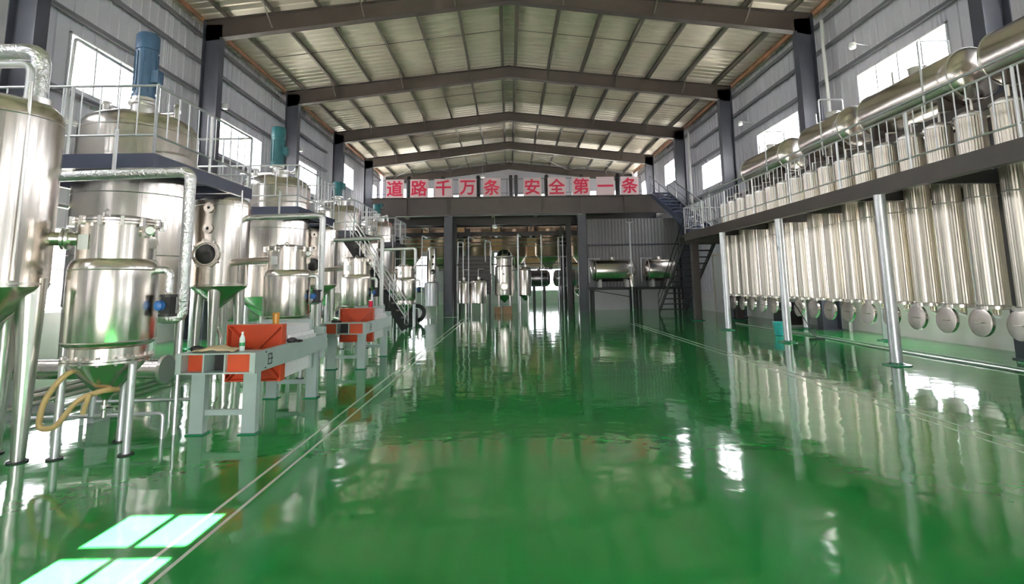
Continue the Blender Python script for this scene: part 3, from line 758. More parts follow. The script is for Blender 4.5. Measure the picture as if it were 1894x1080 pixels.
# foil-lagged pipes by the receivers
for (x, y, xl, zt, zb, l) in ((-3.74, 6.3, -5.9, 2.97, 1.27, 'silver foil lagged pipe looping over the nearest receiver tank'), (-3.92, 11.4, -5.9, 3.1, 1.3, 'silver foil lagged pipe looping over the receiver behind the near press'), (-4.0, 17.2, -5.7, 3.1, .9, 'silver foil lagged pipe looping over the receiver behind the far press'), (-3.8, 22.2, -5.4, 3.1, .9, 'silver foil lagged pipe over the farthest receiver tank')):
    t = thing('lagged_pipe', l, 'pipe', (x, y, 0), 'foil lagged pipes at the receivers')
    MB().tube(rnd([(xl - x, .1, zt - .03), (0, 0, zt), (0, 0, zb), (-.18, -.05, zb), (-.18, -.05, zb + .06)], .1), .062, 14).build('lagging', 'foil', t)
    MB().bar((-.95, .05, zt - .05), (-.95, .05, zt + .55), .03, .03).build('hanger_rod', 'galv', t, smooth=False)
    MB().tube([(0, 0, zb + .05), (0, 0, 0)], .022, 8).build('support_leg', 'galv', t)
# hose and low pipework round the nearest receiver
h = thing('tan_hose', 'tan rubber hose looping below the nearest receiver tank', 'hose', (-4.1, 5.5, 0))
MB().tube(rnd([(-.05, .2, .86), (-.22, -.05, .82), (-.36, -.12, .55), (-.38, -.12, .30), (-.24, -.1, .30), (-.1, -.02, .56), (.1, .05, .62), (.12, .2, .60)], .14, 6), .026, 12).build('hose_body', 'hose', h)
MB().tube([(.03, -.05, .60), (.01, -.07, .5), (.0, -.08, .42)], .022, 10).build('hose_tail', 'hose', h)
bp = thing('low_header_pipe', 'thick steel header pipe running low behind the nearest tanks', 'pipe', (-6.5, 6.9, 0))
MB().tube([(-1.7, .3, .62), (2.25, 0, .62)], .12, 18).build('pipe_body', 'steel', bp)
for x in (-1.2, .2, 1.4): MB().box(x - .04, x + .04, -.03, .25, 0, .5).build('pipe_stand', 'galv', bp, smooth=False)
MB().lathe([(.17, -.02), (.17, .02)], 20, (2.25, 0, .62), (1, 0, 0)).build('end_flange', 'steel_dull', bp)
st = thing('tube_stand', 'low galvanised tube stand on the floor under the nearest receiver tank', 'stand', (-4.4, 5.9, 0))
MB().tube(rnd([(-.75, .1, 0), (-.75, .1, .26), (.62, .25, .26), (.62, .25, 0)], .05), .022, 10).build('front_tube', 'galv', st)
MB().tube(rnd([(-.75, .9, 0), (-.75, .9, .26), (.62, 1.0, .26), (.62, 1.0, 0)], .05), .022, 10).build('rear_tube', 'galv', st)
MB().tube([(-.1, .17, .26), (-.1, .17, .75)], .03, 10).build('upright', 'galv', st)
for k in range(5):
    x = -6.15 - .16 * k; z = .16 + .05 * (k % 2)
    tag(MB().tube([(x, 6.2 + .3 * k, z), (x, 26.0, z)], .03 + .008 * (k % 3), 10).build('floor_pipe', 'steel_dull'), '%s steel pipe from the aisle in the bundle running low behind the tanks' % ORD[k], 'pipe', 'low pipe bundle behind the tanks')
for k in range(6):
    y = 7.5 + 3.2 * k
    tag(MB().box(-6.95, -6.0, y - .03, y + .03, 0, .125).build('pipe_sleeper', 'galv', smooth=False), 'low bracket under the pipe bundle, %s from the camera' % ORD[k], 'bracket', 'brackets under the low pipe bundle')
# background vessels along the left wall
for k, (x, y) in enumerate(((-9.2, 7.1), (-9.2, 13.2), (-9.2, 19.2), (-9.2, 25.2))):
    t = thing('buffer_tank', 'steel buffer tank by the left wall behind the platforms, %s from the camera' % ORD[k], 'tank', (x, y, 0), 'buffer tanks along the left wall')
    MB().lathe([(.5, .45), (.62, .5), (.65, .56), (.65, 2.25), (.6, 2.4), (.4, 2.52), (0, 2.58)], 40).build('shell', 'steel', t)
    for q in range(4):
        a = q * PI / 2 + .6; MB().lathe([(.05, 0), (.05, .6)], 12, (.5 * math.cos(a), .5 * math.sin(a), 0)).build('leg', 'steel_dull', t)
    MB().lathe([(.12, 2.48), (.12, 2.66), (.16, 2.66), (.16, 2.7), (0, 2.71)], 18, (.1, -.2, 0)).build('manway', 'steel_dull', t)
    MB().tube(rnd([(0, 0, 2.55), (0, 0, 3.2), (1.6, .4, 3.2)], .1), .04, 10).build('top_pipe', 'galv', t)
# pipe rack along the platforms
for k, (x, z, l) in enumerate(((-9.0, 3.3, 'lowest'), (-9.0, 4.3, 'middle'), (-9.15, 5.1, 'highest'))):
    tag(MB().tube([(x, 7.0, z), (x, 29.0, z)], .05, 10).build('header_pipe', 'steel_dull'), 'long steel header pipe along the left wall, %s of three' % l, 'pipe', 'header pipes along the left wall')
t = thing('pipe_rack', 'galvanised pipe rack posts along the left wall', 'rack', (-9.0, 0, 0))
for y in (8.4, 14.4, 20.4, 26.4):
    MB().box(-.3, -.2, y - .05, y + .05, 0, 5.3).build('rack_post', 'galv', t, smooth=False)
    for z in (3.22, 4.22): MB().box(-.3, .15, y - .03, y + .03, z - .03, z + .03).build('rack_arm', 'galv', t, smooth=False)
# ------------------------------------------------------------------ filter presses
def make_press(label):
    t = thing('filter_press', label, 'filter press', (0, 0, 0), 'orange and grey filter presses')
    W, z0, z1 = .40, .68, .90
    for s in (-1, 1):
        x = s * W
        MB().box(x - .03, x + .03, .02, 2.35, z0, z1).build('side_beam', 'pressgrey', t, smooth=False)
        for y in (.28, 2.18):
            lg = MB().box(x * .72 - .075, x * .72 + .075, y - .05, y + .05, .0, z0).build('leg', 'pressgrey', t, smooth=False)
            MB().box(x * .72 - .1, x * .72 + .1, y - .08, y + .08, 0, .014).build('foot_plate', 'pad', lg, smooth=False)
    for y in (.28, 2.18): MB().box(-.22, .22, y - .02, y + .02, .2, .26).build('stretcher', 'pressgrey', t, smooth=False)
    # head box: top and bottom plate, orange cells either side of the cylinder tube
    MB().box(-.37, .37, .02, .32, z1 - .015, z1).build('head_plate', 'pressgrey', t, smooth=False)
    MB().box(-.37, .37, .02, .32, z0, z0 + .015).build('head_plate', 'pressgrey', t, smooth=False)
    for x in (-.13, .10): MB().box(x - .008, x + .008, .02, .32, z0 + .015, z1 - .015).build('rib_plate', 'pressgrey', t, smooth=False)
    MB().box(-.37, -.138, .16, .175, z0 + .015, z1 - .015).build('orange_cell', 'orange', t, smooth=False)
    MB().box(.108, .37, .07, .085, z0 + .015, z1 - .015).build('orange_cell', 'orange', t, smooth=False)
    MB().box(-.122, .092, .24, .25, z0 + .015, z1 - .015).build('hollow_shade_panel', 'rubber', t, smooth=False)  # black sheet stands in for the shade inside the hollow tube
    # thrust plate with sloped ribs
    y = 1.0
    tp = MB().box(-.345, .345, y, y + .04, .45, 1.14)
    for a, b, c, d in ((-.345, .345, .45, .465), (-.345, .345, 1.125, 1.14), (-.345, -.33, .465, 1.125), (.33, .345, .465, 1.125)): tp.box(a, b, y - .09, y, c, d)
    tp = tp.build('thrust_plate', 'orange', t, smooth=False)
    for sx in (-1, 1):
        for sz in (-1, 1):
            q = MB().bar((sx * .33, y - .05, .795 + sz * .33), (sx * .06, y - .05, .795 + sz * .06), .012, .1, up=(0, 1, 0)); q.build('brace_rib', 'orange', tp, smooth=False)
    pm = MB().box(-.33, .33, 0, .040, .47, 1.10); pm.box(-.42, -.33, .008, .034, .90, .945); pm.box(.33, .42, .008, .034, .90, .945)
    pm.lathe([(.018, 0), (.018, .05)], 8, (.375, .021, .945)); pm.lathe([(.018, 0), (.018, .05)], 8, (-.375, .021, .945))
    pm = pm.mesh('filter_plate', 'plate', False)
    for k in range(20): inst('filter_plate', pm, t, (0, y + .042 + .0435 * k, 0))
    MB().box(-.345, .345, 1.92, 2.0, .45, 1.14).build('tail_plate', 'pressgrey', t, smooth=False)
    MB().box(-.40, .40, 2.3, 2.4, .55, 1.0).build('tail_head', 'pressgrey', t, smooth=False)
    MB().tube([(0, 2.4, .6), (0, 2.6, .6), (0, 2.62, .4)], .04, 10).build('outlet_pipe', 'steel_dull', t)
    # painted mark on the aisle side of the beam
    mk = MB(); x0, x1 = .4305, .433
    mk.box(x0, x1, .34, .352, .73, .85); mk.box(x0, x1, .43, .442, .73, .85); mk.box(x0, x1, .34, .442, .84, .852); mk.box(x0, x1, .34, .47, .785, .797); mk.box(x0, x1, .36, .442, .728, .74); mk.box(x0, x1, .27, .30, .87, .885); mk.box(x0, x1, .26, .30, .70, .712)
    mk.build('painted_mark', 'rubber', t, smooth=False)
    return t
pr0 = make_press('nearest orange and grey filter press with bottle and cloth on its head')
pr0.location = (-3.19, 6.02, 0)
copy_tree(pr0, (-3.19, 10.6, 0), 'second orange and grey filter press, farther down the aisle')
# small things lying on the presses
def bottle(label, loc):
    t = thing('drink_bottle', label, 'bottle', loc, 'bottles on the presses')
    MB().lathe([(.0, 0), (.028, 0), (.031, .006), (.031, .05), (.029, .07), (.031, .09), (.031, .125), (.024, .15), (.012, .178), (.012, .19), (0, .19)], 16).build('bottle_body', 'pet', t)
    MB().lathe([(.014, .19), (.014, .208), (0, .209)], 12).build('bottle_cap', 'white', t)
    MB().lathe([(.0318, .052), (.0318, .09)], 16).build('bottle_label', 'label_green', t)
bottle('clear plastic drink bottle with green label standing on the near press', (-3.02, 6.27, .9))
c = MB()
for i in range(9):
    for j in range(6):
        c.v.append((-.22 + .055 * i, -.1 + .04 * j, .012 + .05 * math.exp(-((i - 4) ** 2 + (j - 3) ** 2) / 7) + .008 * math.sin(i * 2.1 + j)))
for i in range(8):
    for j in range(5): c.f.append((i * 6 + j, (i + 1) * 6 + j, (i + 1) * 6 + j + 1, i * 6 + j + 1))
o = c.build('filter_cloth', 'tan', loc=(-3.25, 6.18, .9)); tag(o, 'tan folded filter cloth lying on the near press head', 'cloth')
so = o.modifiers.new('thick', 'SOLIDIFY'); so.thickness = .012; so.offset = 1
def glove(label, loc):
    t = thing('work_glove', label, 'glove', loc, 'black gloves on the presses')
    MB().lathe([(0, 0), (.05, 0), (.065, .02), (.06, .045), (.03, .06), (0, .062)], 14).build('palm', 'rubber', t)
    for k in range(3): MB().tube([(.03, -.03 + .03 * k, .02), (.09, -.05 + .04 * k, .02), (.12, -.05 + .05 * k, .012)], .013, 8).build('finger', 'rubber', t)
glove('black rubber glove behind the tan cloth on the near press', (-3.54, 6.29, .9))
glove('black rubber glove on the aisle-side beam of the near press', (-2.79, 7.1, .9))
glove('black rubber glove on the head of the far press', (-3.42, 10.8, .9))
t = thing('amber_cup', 'amber plastic cup standing on the near press plates', 'cup', (-2.98, 7.05, 1.14))
MB().lathe([(0, 0), (.038, 0), (.044, .13), (.04, .13), (.035, .01), (0, .01)], 18).build('cup_body', 'amber', t)
MB().lathe([(.045, .125), (.047, .13), (.047, .14), (.043, .14)], 18).build('cup_rim', 'amber', t)
t = thing('red_can', 'small red and white can standing on the far press plates', 'can', (-3.0, 11.9, 1.14))
MB().lathe([(0, 0), (.04, 0), (.045, .01), (.045, .14), (0, .14)], 18).build('can_body', 'red', t)
MB().lathe([(.04, .14), (.04, .16), (0, .162)], 18).build('can_lid', 'white', t)

# ================================================================== back: mezzanine, lettered boards, vessels
MY = 29.9
mz = thing('mezzanine', 'dark steel mezzanine across the back of the hall carrying the lettered boards', 'mezzanine', (0, MY, 0))
MX0, MX1 = -7.6, 8.75
def ibeam_x(x0, x1, y, z0, z1, w=.24):
    return MB().box(x0, x1, y - .012, y + .012, z0, z1).box(x0, x1, y - w / 2, y + w / 2, z1 - .03, z1).box(x0, x1, y - w / 2, y + w / 2, z0, z0 + .03)
ibeam_x(MX0, MX1, 0, 5.42, 6.42).build('front_beam', 'frame', mz, smooth=False)
for x in (-5.6, -3.3, -.5, 1.9, 4.1, 6.5): MB().box(x - .012, x + .012, -.12, -.012, 5.45, 6.39).build('stiffener', 'frame', mz, smooth=False)
ibeam_x(MX0, MX1, 3.2, 5.2, 6.1).build('middle_beam', 'black', mz, smooth=False)
ibeam_x(MX0, MX1, 6.3, 5.42, 6.1).build('rear_beam', 'black', mz, smooth=False)
MB().box(MX0, MX1, -.12, 6.5, 6.425, 6.455).build('deck', 'frame', mz, smooth=False)
for x in (-3.3, 4.1):
    m = MB().box(x - .24, x + .24, -.012, .012, 0, 5.42).box(x - .25, x - .225, -.17, .17, 0, 5.42).box(x + .225, x + .25, -.17, .17, 0, 5.42).box(x - .25, x + .25, -.17, -.145, 0, 5.42)
    m.build('column', 'column', mz, smooth=False)
for x, y in ((-7.4, 0), (-3.3, 3.2), (3.7, 3.2), (-7.4, 6.3), (-2.7, 6.3), (3.6, 6.3), (8.5, 6.3)):
    MB().box(x - .15, x + .15, y - .15, y + .15, 0, 5.3).build('column', 'black', mz, smooth=False)
for x in (-6.12, -.9, 1.7, 4.28): MB().box(x - .09, x + .09, .15, 11.2, 5.62, 5.80).build('joist', 'joist_cream', mz, smooth=False)
for x in (-1.2, .15): MB().tube([(x - 5, -.2, 5.36), (x + 4, -.2, 5.36)], .03, 8).build('conduit', 'galv', mz)
railing(mz, [(MX0, .05), (MX1 - 1.2, .05)], 6.455, 1.0, .2, .5, m='column', post_gap=2.4, rr=.016, br=.008)
# lettered boards
def glyph(ch, size):
    cu = bpy.data.curves.new('glyph', 'FONT'); cu.body = ch; cu.size = size; cu.align_x = 'CENTER'; cu.align_y = 'CENTER'
    cu.extrude = .008; cu.resolution_u = 3
    o = bpy.data.objects.new('glyph', cu); COL.objects.link(o)
    me = bpy.data.meshes.new_from_object(o.evaluated_get(bpy.context.evaluated_depsgraph_get()))
    bpy.data.objects.remove(o); bpy.data.curves.remove(cu)
    xs = [v.co.x for v in me.vertices]; ys = [v.co.y for v in me.vertices]
    if xs:
        cx, cy = (min(xs) + max(xs)) / 2, (min(ys) + max(ys)) / 2
        for v in me.vertices: v.co.x -= cx; v.co.y -= cy
    b = MB(); V = [tuple(v.co) for v in me.vertices]; F = [tuple(p.vertices) for p in me.polygons]
    for k in range(8):      # bold strokes
        a = k * PI / 4; b.add([(x + .019 * math.cos(a), y + .019 * math.sin(a), z + .0006 * k) for x, y, z in V], F)
    return b.mesh('character', 'red', False)
WORDS = ['first from the left end', 'second from the left end', 'third from the left end', 'fourth from the left end', 'last of the left five',
         'first of the right five', 'second of the right five', 'third of the right five', 'a single horizontal stroke', 'at the right end']
sm = MB().box(-.5, .5, -.02, .02, 0, 1.03).mesh('board', 'sign', False)
for i, ch in enumerate('道路千万条安全第一条'):
    x = (-6.28 + 1.352 * i) if i < 5 else (1.39 + 1.362 * (i - 5))
    t = thing('sign_board', 'pinkish board with red character on the mezzanine, ' + WORDS[i], 'sign', (x, MY - .14, 6.44), 'lettered boards on the mezzanine edge')
    inst('board', sm, t)
    g = glyph(ch, .92); inst('character', g, t, (0, -.025, .52), (PI / 2, 0, 0))
    for s in (-.3, .3): MB().box(s - .015, s + .015, .02, .05, -.02, .6).build('bracket', 'galv', t, smooth=False)
# partition with corrugated sheets at the right
pt = struct(MB().box(4.35, 10.3, 32.3, 32.5, 0, 1.3).build('wall_partition', 'masonry', smooth=False))
n = 30; wd = (10.3 - 4.35) / n
sm = MB().prism([(0, 0), (wd * .45, 0), (wd * .55, -.05), (wd * .9, -.05), (wd - .004, 0), (wd - .004, .03), (0, .03)], 'xy', 1.3, 5.4).mesh('corrugated_sheet', 'part', False)
for i in range(n): inst('corrugated_sheet', sm, pt, (4.35 + wd * i, 32.36, 0))
MB().box(4.35, 10.3, 32.24, 32.36, 3.78, 3.86).build('rail', 'column', pt, smooth=False)
MB().box(4.35, 10.3, 32.26, 32.4, 1.28, 1.34).build('rail', 'column', pt, smooth=False)
# two horizontal drums on a stand
for k, (xa, xb, l) in enumerate(((4.95, 7.0, 'polished horizontal drum on a black stand before the grey partition'), (7.95, 9.4, 'polished horizontal drum half hidden behind the black open stair'))):
    t = thing('storage_drum', l, 'tank', (0, 31.2, 0), 'drums on the stand before the partition')
    drum(t, (xa, 0, 2.27), (xb, 0, 2.27), .64, rings=2)
    MB().lathe([(.16, 2.85), (.16, 3.0), (.2, 3.0), (.2, 3.03), (0, 3.04)], 18, ((xa + xb) / 2, 0, 0)).build('manway', 'steel', t)
    MB().tube([(xa - .35, -.1, 1.6), (xa - .35, -.1, 2.95), (xa + .3, -.1, 2.95)], .03, 8).build('level_gauge', 'galv', t)
    for x in (xa + .25, xb - .25): MB().box(x - .08, x + .08, -.3, .3, 1.32, 1.75).build('saddle', 'white', t, smooth=False)
t = thing('drum_stand', 'black steel stand under the two drums before the partition', 'stand', (0, 31.2, 0))
MB().box(4.4, 9.75, -.5, .5, 1.18, 1.32).build('top_frame', 'black', t, smooth=False)
for x in (4.75, 7.05, 7.4, 9.6):
    for y in (-.42, .42): MB().box(x - .06, x + .06, y - .06, y + .06, 0, 1.18).build('leg', 'black', t, smooth=False)
MB().bar((4.8, -.42, 1.15), (7.0, -.42, .75), .04, .04).build('brace', 'black', t, smooth=False)
t = thing('vertical_pipe', 'tall thin steel pipe with tee top standing before the partition', 'pipe', (6.88, 30.42, 0))
MB().tube([(0, 0, 0), (0, 0, 4.95)], .04, 10).build('pipe_body', 'galv', t)
MB().tube([(-.18, 0, 4.95), (.25, 0, 4.95)], .03, 10).build('tee', 'galv', t)
MB().lathe([(.14, 1.35), (.14, 1.9), (.08, 2.0), (.04, 2.05)], 16).build('strainer', 'steel', t)
# tall tanks hanging behind the mezzanine with stirrer motors above
MOT = [-7.4, -4.85, -2.2, .45, 2.95, 5.6, 8.3]
for k, x in enumerate(MOT):
    t = thing('extraction_tank', 'warm-toned tall tank behind the mezzanine, %s from the left wall' % ORD[k], 'tank', (x, 40.2, 0), 'tall tanks behind the mezzanine')
    MB().lathe([(.25, 2.75), (.3, 2.78), (.85, 3.55), (.95, 3.7), (.95, 6.6), (.9, 6.9), (.6, 7.2), (0, 7.35)], 40).build('shell', 'warm_steel', t)
    for z in (4.4, 5.6): MB().lathe([(.95, z - .03), (.985, z), (.95, z + .03)], 40).build('weld_band', 'warm_steel', t)
    MB().lathe([(.3, 2.6), (.34, 2.62), (.34, 2.76), (.26, 2.78)], 20).build('discharge_gate', 'tankdark', t)
    for q in ((-.2, .2) if k == 3 else (0,)):
        mo = MB().lathe([(.3 if k != 3 else .13, 7.3), (.25, 7.9), (.25, 7.95), (.19 if k != 3 else .13, 8.0), (.19 if k != 3 else .13, 9.45), (.12, 9.7), (0, 9.72)], 18, (q, -.2, 0)).build('stirrer_motor', 'black', t)
    MB().box(-.45, .45, -.45, .05, 7.85, 7.95).build('motor_plate', 'black', t, smooth=False)
    for a in (-.4, .4): MB().lathe([(.03, 7.0), (.03, 7.85)], 8, (a, -.25, 0)).build('motor_leg', 'black', t)
    for s in (-1, 1):
        MB().box(s * .98 - .06, s * .98 + .06, -.1, .1, 5.35, 6.1).build('support_lug', 'black', t, smooth=False)
rack = thing('tank_rack', 'black steel beams and posts carrying the tall tanks behind the mezzanine', 'rack', (0, 40.2, 0))
for y in (-1.1, 1.1): MB().box(-8.9, 9.6, y - .1, y + .1, 5.05, 5.35).build('beam', 'black', rack, smooth=False)
for x in (-8.8, -6.15, -3.5, -.9, 1.7, 4.3, 6.9, 9.5):
    MB().box(x - .09, x + .09, -1.1, 1.1, 5.1, 5.33).build('cross_beam', 'black', rack, smooth=False)
for x in (-8.8, -3.5, 4.3, 9.5):
    for y in (-1.1, 1.1): MB().box(x - .1, x + .1, y - .1, y + .1, 0, 5.05).build('post', 'black', rack, smooth=False)
MB().box(-8.9, 9.6, -1.2, -1.0, 2.95, 3.05).build('catwalk_rail', 'black', rack, smooth=False)
t = thing('brown_board_wall', 'brown boards on the end wall behind the tall tanks', 'panel', (0, 44.55, 0))
for i in range(16):
    x = -9.6 + 1.22 * i; w = 1.2; zb = 4.35 if x < .5 else 3.0
    MB().box(x, x + w, 0, .06, zb, 7.7).build('board', 'brownpanel', t, smooth=False)
# central vessel and its companions under the mezzanine
t = thing('evaporator_vessel', 'tall polished evaporator vessel with round manhole under the mezzanine centre', 'vessel', (-.25, 31.6, 0))
MB().lathe([(.06, .55), (.42, .92), (.54, .97), (.55, 1.05), (.55, 2.58), (.5, 2.62), (.46, 2.66), (.46, 3.05)], 40).build('shell', 'steel', t)
MB().lathe([(.5, 3.05), (.52, 3.08), (.5, 3.2), (.4, 3.4), (.22, 3.55), (0, 3.6)], 36).build('dome', 'steel', t)
mh = MB().lathe([(.2, 0), (.2, .1), (.24, .1), (.24, .16), (.19, .17)], 28, (-.02, -.5, 1.45), (0, -1, 0)).build('manhole', 'steel', t)
MB().lathe([(.2, .15), (0, .17)], 28, (-.02, -.5, 1.45), (0, -1, 0)).build('glass_disc', 'darkglass', mh)
s = MB().lathe([(.06, 0), (.06, .06), (.0, .065)], 16, (-.02, -.52, 2.15), (0, -1, 0)).build('sight_glass', 'darkglass', t)
for k in range(4):
    a = PI / 4 + k * PI / 2; MB().tube([(.44 * math.cos(a), .44 * math.sin(a), 0), (.44 * math.cos(a), .44 * math.sin(a), 1.1)], .05, 12, r1=.08).build('leg', 'steel_dull', t)
ring = MB().tube([(.62 * math.cos(a), .62 * math.sin(a), 3.15) for a in [2 * PI * i / 24 for i in range(25)]], .03, 8).build('ring_pipe', 'steel_dull', t)
for k in range(6):
    a = k * PI / 3 + .3; MB().tube([(.5 * math.cos(a), .5 * math.sin(a), 3.25), (.62 * math.cos(a), .62 * math.sin(a), 3.15), (.62 * math.cos(a), .62 * math.sin(a), 2.4)], .02, 8).build('spray_pipe', 'steel_dull', t)
def small_tank(name, label, x, y, r, z0, z1, m='steel', legs=3, cone=True):
    t = thing(name, label, 'tank', (x, y, 0))
    MB().lathe(([(.05, z0 - .32), (r * .9, z0 - .04)] if cone else [(r * .6, z0 - .05)]) + [(r, z0), (r, z1), (r * .9, z1 + .09), (r * .5, z1 + .17), (0, z1 + .19)], 32).build('shell', m, t)
    for k in range(legs):
        a = -PI / 2 + .5 + k * 2 * PI / legs; MB().lathe([(.035, 0), (.035, z0 + .05)], 10, (r * .85 * math.cos(a), r * .85 * math.sin(a), 0)).build('leg', 'steel_dull', t)
    MB().lathe([(.09, z1 + .12), (.09, z1 + .26), (.12, z1 + .26), (.12, z1 + .29), (0, z1 + .3)], 14, (.05, -.1, 0)).build('manway', 'steel_dull', t)
    MB().tube(rnd([(0, .05, z1 + .15), (0, .05, z1 + .75), (.3, .3, z1 + .75)], .08), .03, 8).build('top_pipe', 'steel_dull', t)
    MB().lathe([(r + .002, z1 - .03), (r + .012, z1), (r + .002, z1 + .02)], 32).build('weld_band', 'steel_dull', t)
    return t
small_tank('condenser_tank', 'slim steel tank standing right of the tall evaporator vessel', .95, 31.7, .36, .95, 2.4)
small_tank('mixing_tank', 'small steel tank on legs next to the left mezzanine column', -2.6, 31.3, .36, .55, 1.7, cone=False)
small_tank('mixing_tank', 'slightly wider small steel tank on legs between column and evaporator vessel', -1.75, 31.2, .46, .55, 1.72, cone=False)
t = thing('cooling_unit', 'dark slatted cooling unit standing behind the two small steel tanks', 'cooler', (-2.0, 33.0, 0))
MB().box(-.95, .95, -.4, .5, 1.0, 3.3).build('housing', 'black', t, smooth=False)
for k in range(9): MB().box(-.97, .97, -.46, -.4, 1.15 + .24 * k, 1.27 + .24 * k).build('louvre', 'frame', t, smooth=False)
for x in (-.85, .85):
    for y in (-.3, .4): MB().box(x - .05, x + .05, y - .05, y + .05, 0, 1.0).build('leg', 'black', t, smooth=False)
t = thing('alcohol_tower', 'narrow steel tower on a pale wide drum left of the mezzanine column', 'tower', (-4.15, 29.3, 0))
MB().lathe([(.26, 1.75), (.26, 3.5), (.22, 3.58), (0, 3.64)], 30).build('tower_shell', 'steel', t)
MB().lathe([(.2, .45), (.38, .5), (.38, 1.7), (.3, 1.76), (.26, 1.78)], 32).build('base_drum', 'galv', t)
for z in (2.7, 3.1):
    s = MB().lathe([(.05, 0), (.065, .03), (.065, .05), (0, .052)], 16, (.1, -.24, z), (.2, -1, 0)).build('sight_glass', 'darkglass', t)
MB().lathe([(.13, 0), (.13, .06), (0, .08)], 22, (.1, -.22, 2.3), (.2, -1, 0)).build('manhole', 'darkglass', t)
for k in range(3):
    a = k * 2.1; MB().lathe([(.04, 0), (.04, .5)], 10, (.3 * math.cos(a), .3 * math.sin(a), 0)).build('leg', 'steel_dull', t)
for k, (xa, xb, l) in enumerate(((1.55, 2.65, 'dark horizontal drum under the tall tanks, left one of the facing two'), (3.3, 4.6, 'dark horizontal drum under the tall tanks, right one of the facing two'))):
    t = thing('dark_drum', l, 'tank', (0, 37.8, 0), 'dark drums before the low end window')
    drum(t, (xa, 0, 1.95), (xb, 0, 1.95), .58, 'tankdark')
    for x in (xa + .2, xb - .2): MB().box(x - .08, x + .08, -.35, .35, 0, 1.5).build('saddle_leg', 'black', t, smooth=False)
    MB().lathe([(.12, 2.45), (.12, 2.7), (0, 2.71)], 14, ((xa + xb) / 2, 0, 0)).build('nozzle', 'tankdark', t)
t = thing('angled_tank', 'sloping pale tank behind the right mezzanine column', 'tank', (4.9, 33.6, 0))
drum(t, (-.5, 0, 1.0), (.25, .2, 1.75), .45, 'steel')
for x in (-.55, .15): MB().box(x - .05, x + .05, -.1, .25, 0, .8 if x < 0 else 1.3).build('leg', 'steel_dull', t, smooth=False)
def carton(label, loc, w, d, h, rz):
    t = thing('cardboard_box', label, 'box', loc, 'cartons by the evaporator', rz)
    MB().box(-w / 2, w / 2, -d / 2, d / 2, 0, h).build('carton_body', 'card', t, smooth=False)
    MB().box(-w / 2, -.005, -d / 2, d / 2, h, h + .008).build('flap', 'card', t, smooth=False)
    MB().box(.005, w / 2, -d / 2, d / 2, h, h + .008).build('flap', 'card', t, smooth=False)
carton('brown cardboard box on the floor before the evaporator vessel', (-.1, 29.9, 0), .5, .4, .38, .1)
carton('smaller brown cardboard box leaning beside the larger carton', (-.62, 29.8, 0), .3, .22, .36, .5)
# process pipes under the mezzanine
for k, (z, y, l) in enumerate(((4.45, 33.9, 'highest'), (4.2, 34.0, 'second highest'), (3.95, 33.8, 'third highest'), (3.3, 35.0, 'lowest'))):
    tag(MB().tube([(-7.3, y, z), (4.3 if k < 3 else 4.2, y, z)], .035, 8).build('cross_pipe', 'steel_dull'), '%s thin pipe running across under the mezzanine' % l, 'pipe', 'cross pipes under the mezzanine')
for k, (x, y, z) in enumerate(sorted(((-6.0, 30.6, 4.4), (-4.9, 30.8, 4.4), (-2.25, 30.6, 4.3), (.55, 30.7, 4.4), (1.9, 31.2, 4.4), (2.9, 31.4, 4.2), (3.2, 31.8, 4.4), (-1.5, 34.4, 4.4)))):
    tag(MB().tube(rnd([(x, y, 0), (x, y, z), (x + .2, y + 1.5, z)], .1), .03 if x != .55 else .05, 8).build('riser_pipe', 'galv'), 'thin standing pipe under the mezzanine, %s from its left end' % ORD[k], 'pipe', 'standing pipes under the mezzanine')
for k, x in enumerate((-2.95, -1.35)):
    tag(MB().tube(rnd([(x, 31.8, 2.9), (x, 31.8, 4.1), (x + .3, 31.8, 4.1), (x + .3, 31.8, 2.2)], .12), .035, 8).build('bent_pipe', 'galv'), 'white upside-down U pipe above the %s small steel tank' % ('narrower' if k == 0 else 'wider'), 'pipe', 'U pipes above the small tanks')
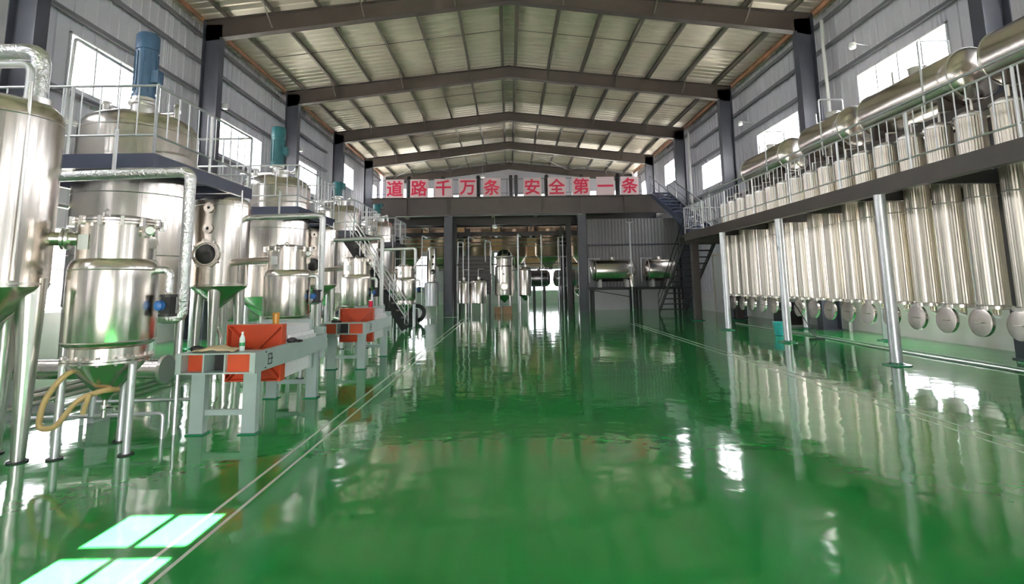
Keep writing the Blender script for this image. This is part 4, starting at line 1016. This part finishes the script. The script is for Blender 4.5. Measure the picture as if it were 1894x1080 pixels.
def pump(label, loc):
    t = thing('floor_pump', label, 'pump', loc, 'pumps beside the receivers')
    MB().box(-.3, .3, -.18, .18, 0, .1).build('base_plate', 'black', t, smooth=False)
    MB().lathe([(.0, -.28), (.13, -.27), (.15, -.2), (.15, .15), (.1, .2), (0, .2)], 18, (0, 0, .27), (1, 0, 0)).build('motor', 'black', t)
    MB().lathe([(0, .2), (.19, .21), (.2, .26), (.19, .32), (0, .33)], 20, (0, 0, .29), (1, 0, 0)).build('pump_casing', 'steel_dull', t)
    MB().tube([(.27, 0, .45), (.27, 0, .75)], .04, 10).build('outlet', 'steel_dull', t)
pump('black floor pump right of the farthest receiver tank', (-4.3, 24.4, 0))
pump('black floor pump between pale tower and fourth platform', (-5.0, 27.6, 0))
t = thing('hose_reel', 'dark coiled hose standing right of the farthest receiver tank', 'hose reel', (-3.95, 23.5, 0))
for r in (.26, .31, .36): MB().tube([(r * math.cos(a), .05 * math.sin(3 * a), .42 + r * math.sin(a)) for a in [2 * PI * i / 28 for i in range(29)]], .035, 8).build('coil', 'rubber', t)
MB().box(-.04, .04, -.15, .15, 0, .6).build('stand', 'black', t, smooth=False)
# lamps
def pendant(label, loc, h):
    t = thing('pendant_lamp', label, 'lamp', loc, 'pendant lamps of the hall')
    MB().tube([(0, 0, 0), (0, 0, h)], .012, 6).build('rod', 'galv', t)
    MB().lathe([(.06, 0), (.13, -.04), (.16, -.16), (.14, -.2), (0, -.2)], 18).build('lamp_head', 'lamp', t)
pendant('white pendant lamp hanging above the fifth lettered board', (-1.9, 41.0, 9.95), 1.78)
pendant('white pendant lamp hanging under the mezzanine left of its centre', (-.75, 30.5, 4.95), .5)
for s, xx, y, z, l in ((-1, XL, 18.6, 8.0, 'small white lamp bracket on the left wall above the first platform'), (-1, XL, 25.6, 8.2, 'small white lamp bracket on the left wall past the teal motor'),
                       (1, XR, 15.2, 8.45, 'small white lamp bracket on the right wall above the nearest right window'), (1, XR, 23.0, 8.45, 'small white lamp bracket on the right wall between the far windows')):
    t = thing('wall_lamp', l, 'lamp', (xx, y, z), 'wall lamps')
    MB().tube([(0, 0, 0), (-s * .6, -.1, .05)], .014, 6).build('arm', 'galv', t)
    MB().lathe([(.03, .02), (.09, 0), (.11, -.12), (.08, -.17), (0, -.18)], 16, (-s * .62, -.1, .04)).build('lamp_head', 'lamp', t)
